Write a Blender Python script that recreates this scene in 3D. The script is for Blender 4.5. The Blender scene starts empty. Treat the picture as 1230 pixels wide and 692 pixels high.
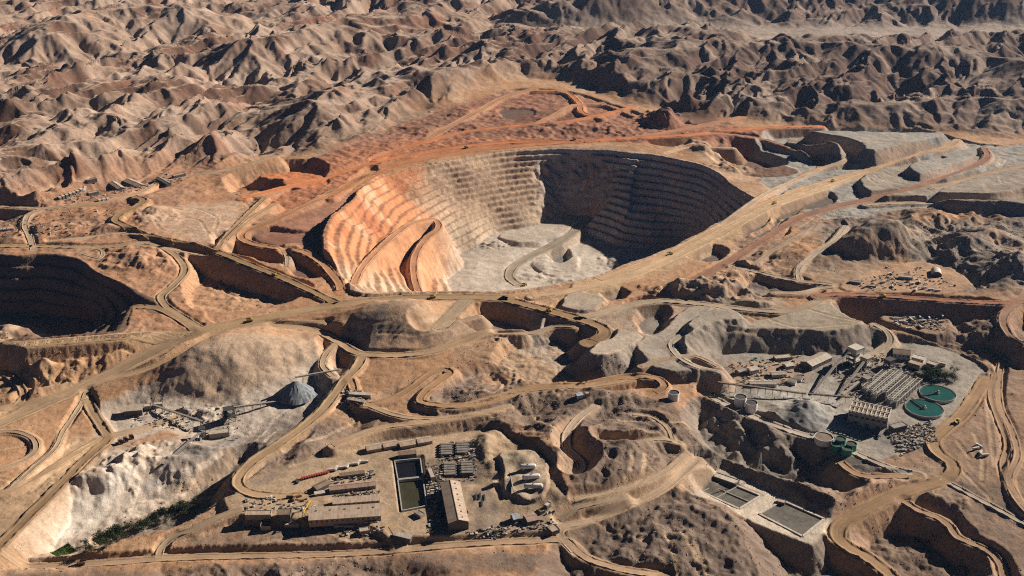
import bpy, math, random
import numpy as np

# ------------------------------------------------------------------ scene, camera, light
sc = bpy.context.scene
COL = sc.collection
CAM_H, PITCH, FOC = 800.0, math.radians(23.0), 1319.0     # metres, down-tilt, focal length for a 1230 px wide frame
cam_d = bpy.data.cameras.new('camera'); cam = bpy.data.objects.new('camera', cam_d); COL.objects.link(cam)
cam.location = (0, 0, CAM_H); cam.rotation_euler = (math.pi/2 - PITCH, 0, 0)
cam_d.sensor_width = 36.0; cam_d.lens = 36.0*FOC/1230.0
cam_d.clip_start = 5; cam_d.clip_end = 60000
sc.camera = cam
SUN_EL, SUN_AZ = math.radians(26.0), math.radians(61.0)    # azimuth measured from +Y (view direction) towards +X (right)
sv = (math.sin(SUN_AZ)*math.cos(SUN_EL), math.cos(SUN_AZ)*math.cos(SUN_EL), math.sin(SUN_EL))
sun_d = bpy.data.lights.new('sun', 'SUN'); sun_d.energy = 5.0; sun_d.angle = math.radians(0.5); sun_d.color = (1.0, 0.915, 0.81)
sun = bpy.data.objects.new('sun', sun_d); COL.objects.link(sun)
from mathutils import Vector
sun.rotation_euler = Vector(sv).to_track_quat('Z', 'Y').to_euler(); sun.location = (2000, 2000, 3000)
w = bpy.data.worlds.new('World'); sc.world = w; w.use_nodes = True
nt = w.node_tree; nt.nodes.clear()
sky = nt.nodes.new('ShaderNodeTexSky'); sky.sky_type = 'NISHITA'; sky.sun_disc = False
sky.sun_elevation = SUN_EL; sky.sun_rotation = SUN_AZ; sky.altitude = 4000; sky.air_density = .15; sky.ozone_density = 5.0; sky.dust_density = 0.0
bg = nt.nodes.new('ShaderNodeBackground'); bg.inputs['Strength'].default_value = 0.05
wo = nt.nodes.new('ShaderNodeOutputWorld')
nt.links.new(sky.outputs[0], bg.inputs[0]); nt.links.new(bg.outputs[0], wo.inputs[0])
sc.view_settings.view_transform = 'Standard'; sc.view_settings.look = 'None'
sc.view_settings.gamma = 1.0; sc.view_settings.exposure = .7; sc.view_settings.use_curve_mapping = False
try:
    sc.cycles.max_bounces = 4; sc.cycles.diffuse_bounces = 1; sc.cycles.volume_bounces = 0; sc.cycles.use_denoising = False; sc.cycles.filter_width = 1.1
except Exception: pass

_cp, _sp = math.cos(PITCH), math.sin(PITCH)
def at(px, py, z=0.0):
    """survey point: sight line through a picture point, down to elevation z"""
    u = (px-615.0)/FOC; v = -(py-346.0)/FOC
    dy = _cp + v*_sp; dz = -_sp + v*_cp
    k = (z-CAM_H)/dz
    return (u*k, dy*k, z)

# ------------------------------------------------------------------ noise
f4 = np.float32
def _h(ix, iy, seed):
    a = ix.astype(np.uint32)*np.uint32(0x9E3779B1) ^ (iy.astype(np.uint32)*np.uint32(0x85EBCA77)) ^ np.uint32((seed*0x27D4EB2F) & 0xFFFFFFFF)
    a ^= a >> np.uint32(15); a *= np.uint32(0x2C1B3C6D); a ^= a >> np.uint32(12); a *= np.uint32(0x297A2D39); a ^= a >> np.uint32(15)
    return a
def rnd(ix, iy, seed): return (_h(ix, iy, seed) & np.uint32(0xFFFFFF)).astype(f4)*f4(1/16777216.0)
_GA = (np.arange(256)*(2*np.pi/256)).astype(f4); _GC, _GS = np.cos(_GA), np.sin(_GA)
def perlin(x, y, seed=0):
    xi = np.floor(x).astype(np.int32); yi = np.floor(y).astype(np.int32)
    fx = (x-xi).astype(f4); fy = (y-yi).astype(f4)
    u = fx*fx*fx*(fx*(fx*6-15)+10); v = fy*fy*fy*(fy*(fy*6-15)+10)
    def g(dx, dy):
        k = (_h(xi+dx, yi+dy, seed) >> np.uint32(8)) & np.uint32(255)
        return _GC[k]*(fx-dx)+_GS[k]*(fy-dy)
    a = g(0,0); a += u*(g(1,0)-a); b = g(0,1); b += u*(g(1,1)-b)
    return (a+v*(b-a))*f4(1.5)
def fbm(x, y, seed, o=4, gain=0.5):
    s = np.zeros_like(x, dtype=f4); a = 1.0; f = 1.0
    for k in range(o):
        s += f4(a)*perlin(x*f4(f), y*f4(f), seed+k*17); a *= gain; f *= 2.03
    return s
def ridged(x, y, seed, o=3, gain=0.5):
    s = np.zeros_like(x, dtype=f4); a = 1.0; f = 1.0
    for k in range(o):
        n = 1-np.sqrt(perlin(x*f4(f), y*f4(f), seed+k*31)**2+f4(.012))*f4(1.6); s += f4(a)*n; a *= gain; f *= 2.1
    return s
def gully(X, Y, gx, gy, wl, seed):
    """stripes that run down the slope: (value -1..1, d/dx, d/dy)"""
    f = f4(1.0/wl); px = X*f; py = Y*f
    m = np.sqrt(gx*gx+gy*gy)+f4(1e-4); dx = -gy/m; dy = gx/m
    xi = np.floor(px).astype(np.int32); yi = np.floor(py).astype(np.int32)
    fx = (px-xi).astype(f4); fy = (py-yi).astype(f4)
    C = np.zeros_like(px, dtype=f4); S = np.zeros_like(C); W = np.full_like(C, 1e-4)
    for i in (-1, 0, 1):
        for j in (-1, 0, 1):
            ox = fx-i-rnd(xi+i, yi+j, seed); oy = fy-j-rnd(xi+i, yi+j, seed+7)
            ww = np.exp(-(ox*ox+oy*oy)*f4(2.6))
            ph = (ox*dx+oy*dy)*f4(2*np.pi)
            C += ww*np.cos(ph); S += ww*np.sin(ph); W += ww
    C /= W; S /= W
    k = f4(-2*np.pi/wl)
    return C, S*dx*k, S*dy*k
def sstep(a, b, x):
    t = np.clip((x-a)/(b-a), 0, 1); return t*t*(3-2*t)

# ------------------------------------------------------------------ ground lattice: a fan, finer near the mine, coarser to the far hills
def rows():
    y = [840.0]
    while y[-1] < 15000:
        d = y[-1]
        if d < 1000: s = 2.6
        elif d < 1850: s = 2.0
        elif d < 2900: s = 2.5
        elif d < 3300: s = 2.5+(d-2900)*0.006
        elif d < 5600: s = 4.9+(d-3300)*0.0016
        else: s = 8.5+(d-5600)*0.06
        y.append(d+s)
    return np.array(y)
RY = rows(); NC = 935; NR = len(RY)
RT = np.linspace(-1, 1, NC); A0, B0 = 165.0, 0.485
GY = np.repeat(RY[:, None], NC, 1).astype(f4)
GX = (RT[None, :]*(A0+B0*RY[:, None])).astype(f4)
HT = np.zeros((NR, NC), f4)
def win(x0, x1, y0, y1):
    r0 = max(int(np.searchsorted(RY, y0))-1, 0); r1 = min(int(np.searchsorted(RY, y1))+1, NR)
    if r1 <= r0: return None
    y_lo, y_hi = RY[r0], RY[r1-1]
    lo = min(x0/(A0+B0*y_lo), x0/(A0+B0*y_hi)); hi = max(x1/(A0+B0*y_lo), x1/(A0+B0*y_hi))
    c0 = max(int((lo+1)/2*(NC-1)), 0); c1 = min(int((hi+1)/2*(NC-1))+2, NC)
    if c1 <= c0: return None
    return slice(r0, r1), slice(c0, c1)
def ground(x, y, H=None):
    """height of the finished ground at any point"""
    H = HT if H is None else H
    x = np.asarray(x, float); y = np.asarray(y, float)
    r = np.clip(np.interp(y, RY, np.arange(NR)), 0, NR-1.001); t = x/(A0+B0*y); c = np.clip((t+1)/2*(NC-1), 0, NC-1.001)
    r0 = r.astype(int); c0 = c.astype(int); fr = r-r0; fc = c-c0
    return (H[r0, c0]*(1-fr)*(1-fc)+H[r0+1, c0]*fr*(1-fc)+H[r0, c0+1]*(1-fr)*fc+H[r0+1, c0+1]*fr*fc)

def smooth_path(P, step=9.0, closed=False):
    P = np.array(P, float); n = len(P)
    if n < 3 and not closed:
        k = max(int(np.hypot(*(P[1]-P[0])[:2])/step), 1)
        return P[0]+(P[1]-P[0])*np.linspace(0, 1, k+1)[:, None]
    out = []
    for i in range(n if closed else n-1):
        if closed: p0, p1, p2, p3 = P[i-1], P[i], P[(i+1) % n], P[(i+2) % n]
        else: p0 = P[max(i-1, 0)]; p1 = P[i]; p2 = P[i+1]; p3 = P[min(i+2, n-1)]
        # centripetal-like tangents, scaled by chord
        c1 = np.hypot(*(p2-p1)[:2])+1e-6; c0 = np.hypot(*(p1-p0)[:2])+1e-6; c2 = np.hypot(*(p3-p2)[:2])+1e-6
        m1 = ((p2-p1)/c1*c0+(p1-p0)/c0*c1)/(c0+c1)*c1 if i > 0 or closed else (p2-p1)
        m2 = ((p3-p2)/c2*c1+(p2-p1)/c1*c2)/(c1+c2)*c1 if i < n-2 or closed else (p2-p1)
        k = max(int(c1/step), 1)
        for t in np.arange(k)/k:
            t2, t3 = t*t, t*t*t
            out.append((2*t3-3*t2+1)*p1+(t3-2*t2+t)*m1+(-2*t3+3*t2)*p2+(t3-t2)*m2)
    if not closed: out.append(P[-1])
    return np.array(out)

def line_field(P, R, XX=None, YY=None):
    """distance to a polyline, value (3rd column) at the nearest point; P (n,3) dense; returns window, dist, z"""
    XX = GX if XX is None else XX; YY = GY if YY is None else YY
    wv = win(P[:,0].min()-R, P[:,0].max()+R, P[:,1].min()-R, P[:,1].max()+R)
    if wv is None: return None
    D = np.full(GX[wv].shape, 1e9, f4); Z = np.zeros_like(D)
    ro, co = wv[0].start, wv[1].start
    for i in range(len(P)-1):
        a, b = P[i], P[i+1]
        s = win(min(a[0], b[0])-R, max(a[0], b[0])+R, min(a[1], b[1])-R, max(a[1], b[1])+R)
        if s is None: continue
        l = (slice(max(s[0].start-ro, 0), s[0].stop-ro), slice(max(s[1].start-co, 0), s[1].stop-co))
        d = D[l]
        if d.size == 0: continue
        gx = XX[wv][l]; gy = YY[wv][l]
        vx, vy = b[0]-a[0], b[1]-a[1]; L = vx*vx+vy*vy+1e-9
        t = np.clip(((gx-f4(a[0]))*f4(vx)+(gy-f4(a[1]))*f4(vy))/f4(L), 0, 1)
        ex = gx-f4(a[0])-t*f4(vx); ey = gy-f4(a[1])-t*f4(vy)
        q = np.sqrt(ex*ex+ey*ey); m = q < d
        d[m] = q[m]; Z[l][m] = (f4(a[2])+t*f4(b[2]-a[2]))[m]
    return wv, D, Z
def inside(P, gx, gy):
    ins = np.zeros(gx.shape, bool); n = len(P)
    for i in range(n):
        a, b = P[i], P[(i+1) % n]
        if a[1] == b[1]: continue
        c = ((a[1] > gy) != (b[1] > gy)) & (gx < (b[0]-a[0])*(gy-a[1])/(b[1]-a[1])+a[0])
        ins ^= c
    return ins
def poly_field(P, R, XX=None, YY=None):
    """signed distance (negative inside), z of nearest boundary point"""
    XX = GX if XX is None else XX; YY = GY if YY is None else YY
    Pc = np.vstack([P, P[:1]])
    r = line_field(Pc, R, XX, YY)
    if r is None: return None
    wv, D, Z = r
    ins = inside(P, XX[wv], YY[wv])
    D = np.minimum(D, R*4)
    return wv, np.where(ins, -D, D), Z
# ------------------------------------------------------------------ natural relief
def dz_north(py): 
    t = min(max((252.0-py)/46.0, 0), 1); return -26.0*t*t*(3-2*t)
def W(pts): return np.array([at(p[0], p[1], p[2]+dz_north(p[1])) for p in pts])          # survey points -> metres
def zone(pts, feather, z=0.0, bias=0.0):
    """soft 0..1 mask of an area given by its outline"""
    P = W([(p[0], p[1], z) for p in pts]); M = np.zeros((NR, NC), f4)
    r = poly_field(P, feather*1.2+5+bias, WXX, WYY)
    if r is None: return M
    M[r[0]] = 1-sstep(-feather-bias, feather-bias, r[1])
    return M
# shared wobble so that outlines are never ruler-straight
_wn1 = fbm(GX/f4(46), GY/f4(46), 5, 3); _wn2 = fbm(GX/f4(46), GY/f4(46), 9, 3)
WXX = GX+_wn1*f4(5); WYY = GY+_wn2*f4(5)

MINE = [(-200,262),(0,258),(60,240),(110,232),(150,218),(215,208),(262,206),(300,194),(380,186),(430,172),(500,140),(560,118),(615,104),(680,106),(740,122),(790,138),(830,146),(900,150),(980,153),(1100,157),(1230,163),(1500,175),(1700,760),(-400,760)]
mine = zone(MINE, 45); mine_soft = zone(MINE, 420); mine_mid = zone(MINE, 75, 0, 65)
# hill chains: crests run away from the viewer to the right
ca, sa = math.cos(math.radians(62)), math.sin(math.radians(62))
def base_hills(X, Y):
    wx = X+f4(70)*perlin(X/f4(420), Y/f4(420), 3); wy = Y+f4(70)*perlin(X/f4(420), Y/f4(420), 4)
    u = wx*f4(ca)+wy*f4(sa); v = -wx*f4(sa)+wy*f4(ca)       # u along the chain, v across
    r = ridged(u/f4(480), v/f4(205), 11, 2, 0.48)            # 0..1.5
    b = perlin(X/f4(150), Y/f4(150), 21)
    l = perlin(X/f4(1100), Y/f4(1100), 23)
    return r*f4(54)*(1+f4(.45)*perlin(X/f4(700), Y/f4(700), 27))+b*f4(8)+l*f4(34)
def tents(X, Y):
    """the long named crests seen behind the mine"""
    h = np.zeros_like(X)
    wx = X+f4(45)*perlin(X/f4(230), Y/f4(230), 31)+f4(18)*perlin(X/f4(90), Y/f4(90), 33); wy = Y+f4(45)*perlin(X/f4(230), Y/f4(230), 32)
    for pts, hw, hh in CRESTS:
        P = smooth_path(W(pts), 60); dmin = np.full_like(X, 1e9)
        for i in range(len(P)-1):
            a, b = P[i], P[i+1]; vx, vy = b[0]-a[0], b[1]-a[1]; L = vx*vx+vy*vy
            t = np.clip(((wx-f4(a[0]))*f4(vx)+(wy-f4(a[1]))*f4(vy))/f4(L), 0, 1)
            dmin = np.minimum(dmin, (wx-f4(a[0])-t*f4(vx))**2+(wy-f4(a[1])-t*f4(vy))**2)
        q = np.sqrt(dmin)/f4(hw)
        h = np.maximum(h, f4(hh)*np.clip(1.08-np.sqrt(q*q+f4(0.0064)), 0, 1)**f4(1.15))
    return h
CRESTS = [
 ([(385,118,110),(440,92,130),(480,76,140),(540,70,145),(590,64,150),(630,62,140)], 280, 76),
 ([(745,66,130),(790,54,150),(830,44,160),(900,46,155),(980,48,150),(1060,55,140),(1140,62,130),(1240,80,120)], 330, 84),
 ([(980,130,70),(1030,120,85),(1100,118,85),(1180,112,90),(1260,116,90)], 190, 46),
 ([(760,92,110),(850,88,110),(930,95,105),(1010,92,105)], 190, 52),
 ([(690,22,90),(740,4,110),(790,-12,140),(860,-22,150),(950,-20,150),(1020,-22,150),(1110,-18,150),(1210,-10,140),(1320,-12,140)], 430, 125),
 ([(300,60,110),(380,40,130),(430,22,150),(520,6,160)], 320, 95),
 ([(60,40,130),(110,14,160),(220,0,180)], 340, 110),
]
NB = int(np.searchsorted(RY, 2300))                          # hills only matter beyond this row
def relief(sl):
    X, Y = GX[sl], GY[sl]
    e = f4(4.0)
    def f(X, Y): return np.maximum(base_hills(X, Y), tents(X, Y)+f4(0.35)*base_hills(X, Y))
    h = f(X, Y); gx = (f(X+e, Y)-h)/e; gy = (f(X, Y+e)-h)/e
    for wl, amp, sd in ((140, 13.0, 40), (70, 5.0, 41), (35, 1.5, 42), (19, .45, 43)):
        c, dx, dy = gully(X, Y, gx, gy, wl, sd)
        k = np.clip(np.sqrt(gx*gx+gy*gy)*f4(2.6), 0, 1)*f4(amp)
        h = h+c*k; gx = gx+dx*k; gy = gy+dy*k
    return h
hills = np.zeros((NR, NC), f4)
# the diagonal mountain front also reaches lower on the left: rows from NB on
hills[NB:] = relief((slice(NB, NR), slice(None)))
flat_valley = zone([(600,46),(680,44),(820,38),(1000,40),(1240,38),(1450,38),(1450,66),(1230,68),(1100,66),(1000,62),(820,60),(660,58)], 110, 10)
hills *= (1-0.93*flat_valley)
# gentler ground inside the mine, with its own brown natural knolls
low = fbm(GX/f4(520), GY/f4(520), 61, 2)*f4(9)
def knolls(X, Y, wl, seed, rough=1.0):
    e = f4(2.0)
    f = lambda X, Y: ridged(X/f4(wl)+f4(0.3)*perlin(X/f4(wl*.6), Y/f4(wl*.6), seed+3), Y/f4(wl), seed, 2, 0.45)*f4(wl*0.16)
    h = f(X, Y); gx = (f(X+e, Y)-h)/e; gy = (f(X, Y+e)-h)/e
    for wv, amp, sd in ((wl*.34, wl*.022*rough, seed+5), (wl*.17, wl*.013*rough, seed+6), (wl*.085, wl*.0065*rough, seed+7), (13, .55*rough, seed+8), (7, .3*rough, seed+9)):
        c, dx, dy = gully(X, Y, gx, gy, wv, sd)
        k = np.clip(np.sqrt(gx*gx+gy*gy)*f4(3), 0, 1)*f4(amp); h = h+c*k; gx = gx+dx*k; gy = gy+dy*k
    return h
NF = int(np.searchsorted(RY, 3700))
kn = np.zeros((NR, NC), f4); kn[:NF] = knolls(GX[:NF], GY[:NF], 190.0, 71)
kn -= f4(26)
NATURAL = [   # outlines of undisturbed knolls inside the mine, amount, feather
 ([(520,440),(600,425),(700,445),(800,470),(835,500),(845,560),(800,600),(720,640),(690,620),(680,560),(650,520),(560,510),(500,500)], 0.55, 30),
 ([(1000,255),(1100,250),(1230,250),(1300,260),(1300,345),(1150,345),(1060,300),(990,300)], 0.8, 40),
 ([(700,640),(800,590),(860,600),(920,692),(900,800),(600,800),(560,700)], 0.3, 30),
 ([(820,490),(1000,540),(1040,600),(980,640),(840,580)], 0.6, 30),
 ([(1020,640),(1120,600),(1230,640),(1300,800),(1000,800)], 0.8, 30),
 ([(300,500),(420,470),(520,490),(520,520),(380,545),(300,560)], 0.35, 25),
 ([(190,640),(300,640),(480,640),(600,680),(560,760),(100,760)], 0.6, 25),
 ([(-100,255),(120,235),(260,215),(300,220),(140,300),(-100,310)], 0.30, 40),
 ([(880,250),(1010,240),(1010,330),(880,330)], 0.3, 20),
]
nat = np.zeros((NR, NC), f4)
for pts, a, f in NATURAL: nat = np.maximum(nat, zone(pts, f)*f4(a))
nat = np.maximum(nat, np.clip(4*mine_mid*(1-mine_mid), 0, 1)*(1-.7*mine)*.75)
lift = sstep(2300, 4200, GY)*f4(26)
small = fbm(GX/f4(24), GY/f4(24), 81, 3)*f4(1.5)
def start_ground(grade):
    HT[:] = ((hills-36)+(36+lift*.5)*(1-mine_soft))*(1-mine_mid)+mine*(low*.4+grade)+kn*nat+small*(0.3+0.7*nat)
natural_amount = np.maximum(1-mine, np.clip(nat*1.6, 0, 1))

# ------------------------------------------------------------------ colour of the ground itself (albedo), painted by soil type
SAND = (.42,.24,.132); PALE = (.53,.37,.25); BROWN = (.15,.084,.056); DARK = (.145,.10,.072)
ORANGE = (.53,.20,.085); RED = (.31,.148,.095); CREAM = (.53,.375,.255); FLOOR = (.52,.44,.36); GREY = (.32,.29,.252)
WHITE = (.60,.50,.41); ROAD = (.31,.195,.115); BEIGE = (.44,.31,.205); SLATE = (.22,.21,.195)
CA = np.empty((NR, NC, 3), f4); CA[:] = SAND
def mixc(wv, m, col):
    m = np.clip(m, 0, 1)[..., None]; CA[wv] = CA[wv]*(1-m)+np.array(col, f4)*m
ALL = (slice(None), slice(None))
_n90 = fbm(GX/f4(130), GY/f4(130), 91, 4)
mixc(ALL, sstep(-.3, .5, _n90)*0.45*mine, PALE)
_nb = fbm(GX/f4(310), GY/f4(310), 95, 4)
mixc(ALL, (1-mine_mid), BROWN)
mixc(ALL, (1-mine_mid)*sstep(-.15, .65, _nb+sstep(350, -900, GX)*0.30-0.12*sstep(2900, 3300, GY)*sstep(-500, 300, GX))*0.5, (.50,.37,.275))
mixc(ALL, (1-mine_mid)*sstep(.25, .6, fbm(GX/f4(220), GY/f4(220), 97, 3))*0.4*sstep(600, -200, GX), RED)
_gy, _gx = np.gradient(hills); _sl = np.hypot(_gx/np.gradient(GX, axis=1), _gy/np.gradient(GY, axis=0))
mixc(ALL, (1-mine_mid)*sstep(.5, .12, _sl+_nb*.15)*.8, (.47,.355,.27))
mixc(ALL, (1-mine_mid)*sstep(-300, 500, GX)*sstep(2700, 3100, GY)*.5, (.10,.068,.056))
mixc(ALL, (1-mine_mid)*sstep(.22, .5, fbm(GX/f4(170), GY/f4(240), 98, 3))*.4, (.46,.36,.28))
mixc(ALL, flat_valley*(.55+.35*sstep(-.4, .5, _nb)), (.37,.30,.245))
mixc(ALL, mine*np.clip(nat*1.5, 0, 1)*sstep(-.7, .25, _n90+.15), (.195,.142,.108))
# redder oxide soil west of the pit, greyer rock to the south-east
mixc(ALL, mine*zone([(-100,230),(300,210),(400,250),(400,370),(250,400),(-100,420)], 60)*.5, (.41,.205,.115))
mixc(ALL, mine*zone([(860,380),(1240,360),(1300,720),(880,720),(840,560)], 60)*.55, (.27,.20,.155))
def tint(pts, col, feather=12, k=1.0, z=0.0, speck=0.0):
    if COLLECT: return
    P = W([(p[0], p[1], (p[2] if len(p) > 2 else z)) for p in pts])
    r = poly_field(P, feather*1.3+4, WXX, WYY)
    if r is None: return
    m = (1-sstep(-feather, feather, r[1]+_n90[r[0]]*feather*.5))*k
    if speck: m = m*np.clip(1+speck*fbm(GX[r[0]]/f4(30), GY[r[0]]/f4(30), 99, 2), 0, 1.3)
    mixc(r[0], m, col)

# ------------------------------------------------------------------ earthworks
ROADS = []; QUEUE = []; COLLECT = False; CTRL = []
def collect(pts, use):
    if use:
        Q = W([(q[0], q[1], q[2]) for q in pts]); CTRL.append(smooth_path(Q, 25) if len(Q) > 1 else Q)
def grade_from(C):
    """general lie of the land: smooth surface through the levels of roads and yards"""
    C = np.vstack(C); ys = np.geomspace(840, 3600, 90); ts = np.linspace(-1, 1, 80)
    YY = np.repeat(ys[:, None], 80, 1); XX = ts[None]*(A0+B0*ys[:, None]); num = np.zeros_like(XX); den = np.zeros_like(XX)
    for sg, wt in ((55.0, 1.0), (160.0, .05), (500.0, .002)):
        for k in range(0, len(C), 400):
            c = C[k:k+400]; g = np.exp(-((XX[..., None]-c[:, 0])**2+(YY[..., None]-c[:, 1])**2)/(2*sg*sg))*wt
            num += (g*c[:, 2]).sum(-1); den += g.sum(-1)
    Z = num/(den+1e-9)
    r = np.clip(np.interp(RY, ys, np.arange(90)), 0, 88.999); r0 = r.astype(int); fr = (r-r0)[:, None]
    rows_ = Z[r0]*(1-fr)+Z[r0+1]*fr
    c = (RT+1)/2*78.999; c0 = c.astype(int); fc = c-c0
    return (rows_[:, c0]*(1-fc)+rows_[:, c0+1]*fc).astype(f4)
def hill(px, py, z, rx, ry, hh, rot=0, p=1.0, rough=.18, sharp=False):
    if COLLECT: return
    x0, y0, _ = W([(px, py, z)])[0]; R = max(rx, ry)*1.6
    wv = win(x0-R, x0+R, y0-R, y0+R)
    X = WXX[wv]-f4(x0); Y = WYY[wv]-f4(y0); c, s = math.cos(math.radians(rot)), math.sin(math.radians(rot))
    q = np.sqrt(((X*c+Y*s)/rx)**2+((-X*s+Y*c)/ry)**2)
    q = q*(1+rough*fbm(GX[wv]/f4(R*.35), GY[wv]/f4(R*.35), int(px+py), 3))
    g = np.clip(1-q, 0, 1) if sharp else np.exp(-(q**(2*p))*1.4)
    HT[wv] += (hh*g).astype(f4)
FLATM = np.zeros((NR, NC), f4)
def pad(pts, z=None, fill=.9, cut=1.1, R=120, col=None, slope_col=None, soft=True, rough=.5, k=1.0, base=False):
    """flat ground cut into / built up over what was there; points (px,py[,z])"""
    if COLLECT: return collect(pts, base)
    Q = [(p[0], p[1], p[2] if len(p) > 2 else z) for p in pts]; P = W(Q)
    A = np.c_[np.ones(len(P)), P[:, :2]]; zz = P[:, 2]
    co = np.array([zz.mean(), 0, 0]) if np.ptp(zz) < .01 else np.linalg.lstsq(A, zz, rcond=None)[0]
    Ps = smooth_path(P, 8, True) if soft else P
    r = poly_field(Ps, R, WXX if soft else GX, WYY if soft else GY)
    if r is None: return
    wv, D, _ = r; Z = (co[0]+co[1]*GX[wv]+co[2]*GY[wv]).astype(f4)
    d = np.maximum(D, 0); H = HT[wv]
    rg = 1+.07*fbm(GX[wv]/f4(17), GY[wv]/f4(17), 7, 2)
    lo = Z-d*f4(fill)*rg; hi = Z+d*f4(cut)*rg
    N = np.clip(H, lo, hi); N = np.where(D <= 0, Z+rough*small[wv]*.5, N); N = np.where(D > R*.98, H, N)
    moved = np.abs(N-H); HT[wv] = N
    if rough <= 1: FLATM[wv] = np.maximum(FLATM[wv], 1-sstep(-4, 1, D))
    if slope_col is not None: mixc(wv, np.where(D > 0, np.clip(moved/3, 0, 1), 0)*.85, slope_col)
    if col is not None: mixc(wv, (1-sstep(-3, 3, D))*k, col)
def pit(rim, floor, benches, wall_col=None, floor_col=None, wob=.35, face=.62):
    if COLLECT: return
    PR = smooth_path(W(rim), 10, True); PF = smooth_path(W(floor), 10, True); big = 900
    SX = GX+f4(9)*perlin(GX/f4(95), GY/f4(95), 141); SY = GY+f4(9)*perlin(GX/f4(95), GY/f4(95), 143)
    r = poly_field(PR, big, SX, SY); wv, D, ZR = r
    gx, gy = SX[wv], SY[wv]
    inR = D < 0
    # distance to the floor outline inside the same window
    DF = np.full(D.shape, 1e9, f4); ZF = np.zeros_like(DF); n = len(PF)
    for i in range(n):
        a, b = PF[i], PF[(i+1) % n]; vx, vy = b[0]-a[0], b[1]-a[1]; L = vx*vx+vy*vy+1e-9
        t = np.clip(((gx-f4(a[0]))*f4(vx)+(gy-f4(a[1]))*f4(vy))/f4(L), 0, 1)
        q = np.hypot(gx-f4(a[0])-t*f4(vx), gy-f4(a[1])-t*f4(vy)); m = q < DF
        DF[m] = q[m]; ZF[m] = (f4(a[2])+t*f4(b[2]-a[2]))[m]
    inF = inside(PF, gx, gy)
    t = np.clip(-D/(-D+DF+1e-3), 0, 1)
    s = t*benches+wob*fbm(GX[wv]/f4(120), GY[wv]/f4(120), 111, 2)*np.clip(t*8, 0, 1)+.045*fbm(GX[wv]/f4(16), GY[wv]/f4(16), 113, 2)
    fl = np.floor(s); fr = s-fl
    tt = (fl+sstep(1-face, 1, fr))/benches
    tt = np.clip(tt, 0, 1)
    Z = ZR+(ZF-ZR)*tt.astype(f4)
    cf = np.linalg.lstsq(np.c_[np.ones(len(PF)), PF[:, :2]], PF[:, 2], rcond=None)[0]
    ZP = (cf[0]+cf[1]*GX[wv]+cf[2]*GY[wv]).astype(f4); kf = np.clip(DF/60, 0, 1)
    Z = np.where(inF, ZF*(1-kf)+ZP*kf+small[wv]*.5, Z)
    N = np.where(inR, np.minimum(Z, HT[wv]+1e9), HT[wv]); HT[wv] = N
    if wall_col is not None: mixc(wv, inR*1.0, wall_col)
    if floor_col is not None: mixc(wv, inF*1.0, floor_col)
    return wv, inR, inF, fr
def road(pts, width, col=ROAD, fill=.85, cut=1.2, name='haul_road', berm=1.8, R=110, slope_col=None, ribbon=True, label=None, shoulder=3.5):
    if COLLECT: return collect(pts, True)
    QUEUE.append((pts, width, col, max(fill, 1.15), cut, name, berm, R, slope_col, ribbon, shoulder))
def grade_road(pts, width, col, fill, cut, name, berm, R, slope_col, ribbon, shoulder):
    P = smooth_path(W(pts), 9)
    r = line_field(P, R)
    if r is None: return
    wv, D, Z = r; H = HT[wv]
    d = np.maximum(D-(width/2+shoulder), 0)
    rg = 1+.06*fbm(GX[wv]/f4(15), GY[wv]/f4(15), 7, 2)
    N = np.where(D < R*.98, np.clip(H, Z-d*f4(fill)*rg, Z+d*f4(cut)*rg), H)
    moved = np.abs(N-H); HT[wv] = N
    sc_ = slope_col if slope_col is not None else tuple(.5*c+.5*s for c, s in zip(col, SAND))
    mixc(wv, np.where(D > width/2, np.clip(moved/4, 0, 1), 0)*.5, sc_)
    mixc(wv, 1-sstep(width/2, width/2+shoulder*1.6, D), col)
    ROADS.append(dict(P=P, w=width, col=col, name=name, berm=berm, ribbon=ribbon))
def track(pts, width, col=BEIGE, k=.8, dig=0.0):
    """wheel track or graded line: bare soil of another colour, barely cut in"""
    if COLLECT: return
    P = smooth_path(W([(p[0], p[1], p[2] if len(p) > 2 else 0) for p in pts]), 8); P[:, 2] = 0
    r = line_field(P, width+12)
    if r is None: return
    wv, D, _ = r
    mixc(wv, (1-sstep(width*.35, width*.75, D))*k, col)
    if dig:
        m = 1-sstep(width*.4, width*.8, D); HT[wv] -= dig*m; HT[wv] += dig*.8*np.exp(-((D-width*.85)/2.5)**2)
def hit(px, py, lo=-260.0, hi=300.0):
    """first ground met by the sight line through a picture point (what a surveyor would see there)"""
    u = (px-615.0)/FOC; v = -(py-346.0)/FOC
    dy = _cp+v*_sp; dz = -_sp+v*_cp
    k = np.linspace((hi-CAM_H)/dz, (lo-CAM_H)/dz, 900)
    z = CAM_H+dz*k; g = ground(u*k, dy*k); b = np.nonzero(z <= g)[0]
    i = b[0] if len(b) else 899
    if i > 0:
        a0 = z[i-1]-g[i-1]; a1 = z[i]-g[i]; t = a0/(a0-a1+1e-9); kk = k[i-1]+(k[i]-k[i-1])*t
    else: kk = k[i]
    return (u*kk, dy*kk, float(ground(u*kk, dy*kk)))
def gtrack(pts, width, col=BEIGE, k=.8, dig=0.0):
    if not COLLECT: LATE.append((lay_track, (pts, width, col, k, dig)))
def lay_track(pts, width, col, k, dig):
    P = np.array([hit(*p) for p in pts]); P = smooth_path(P, 8)
    r = line_field(P, width+12)
    if r is None: return
    wv, D, _ = r
    mixc(wv, (1-sstep(width*.35, width*.75, D))*k, col)
    if dig:
        HT[wv] += -dig*(1-sstep(width*.4, width*.8, D))+dig*.8*np.exp(-((D-width*.85)/2.5)**2)
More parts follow.
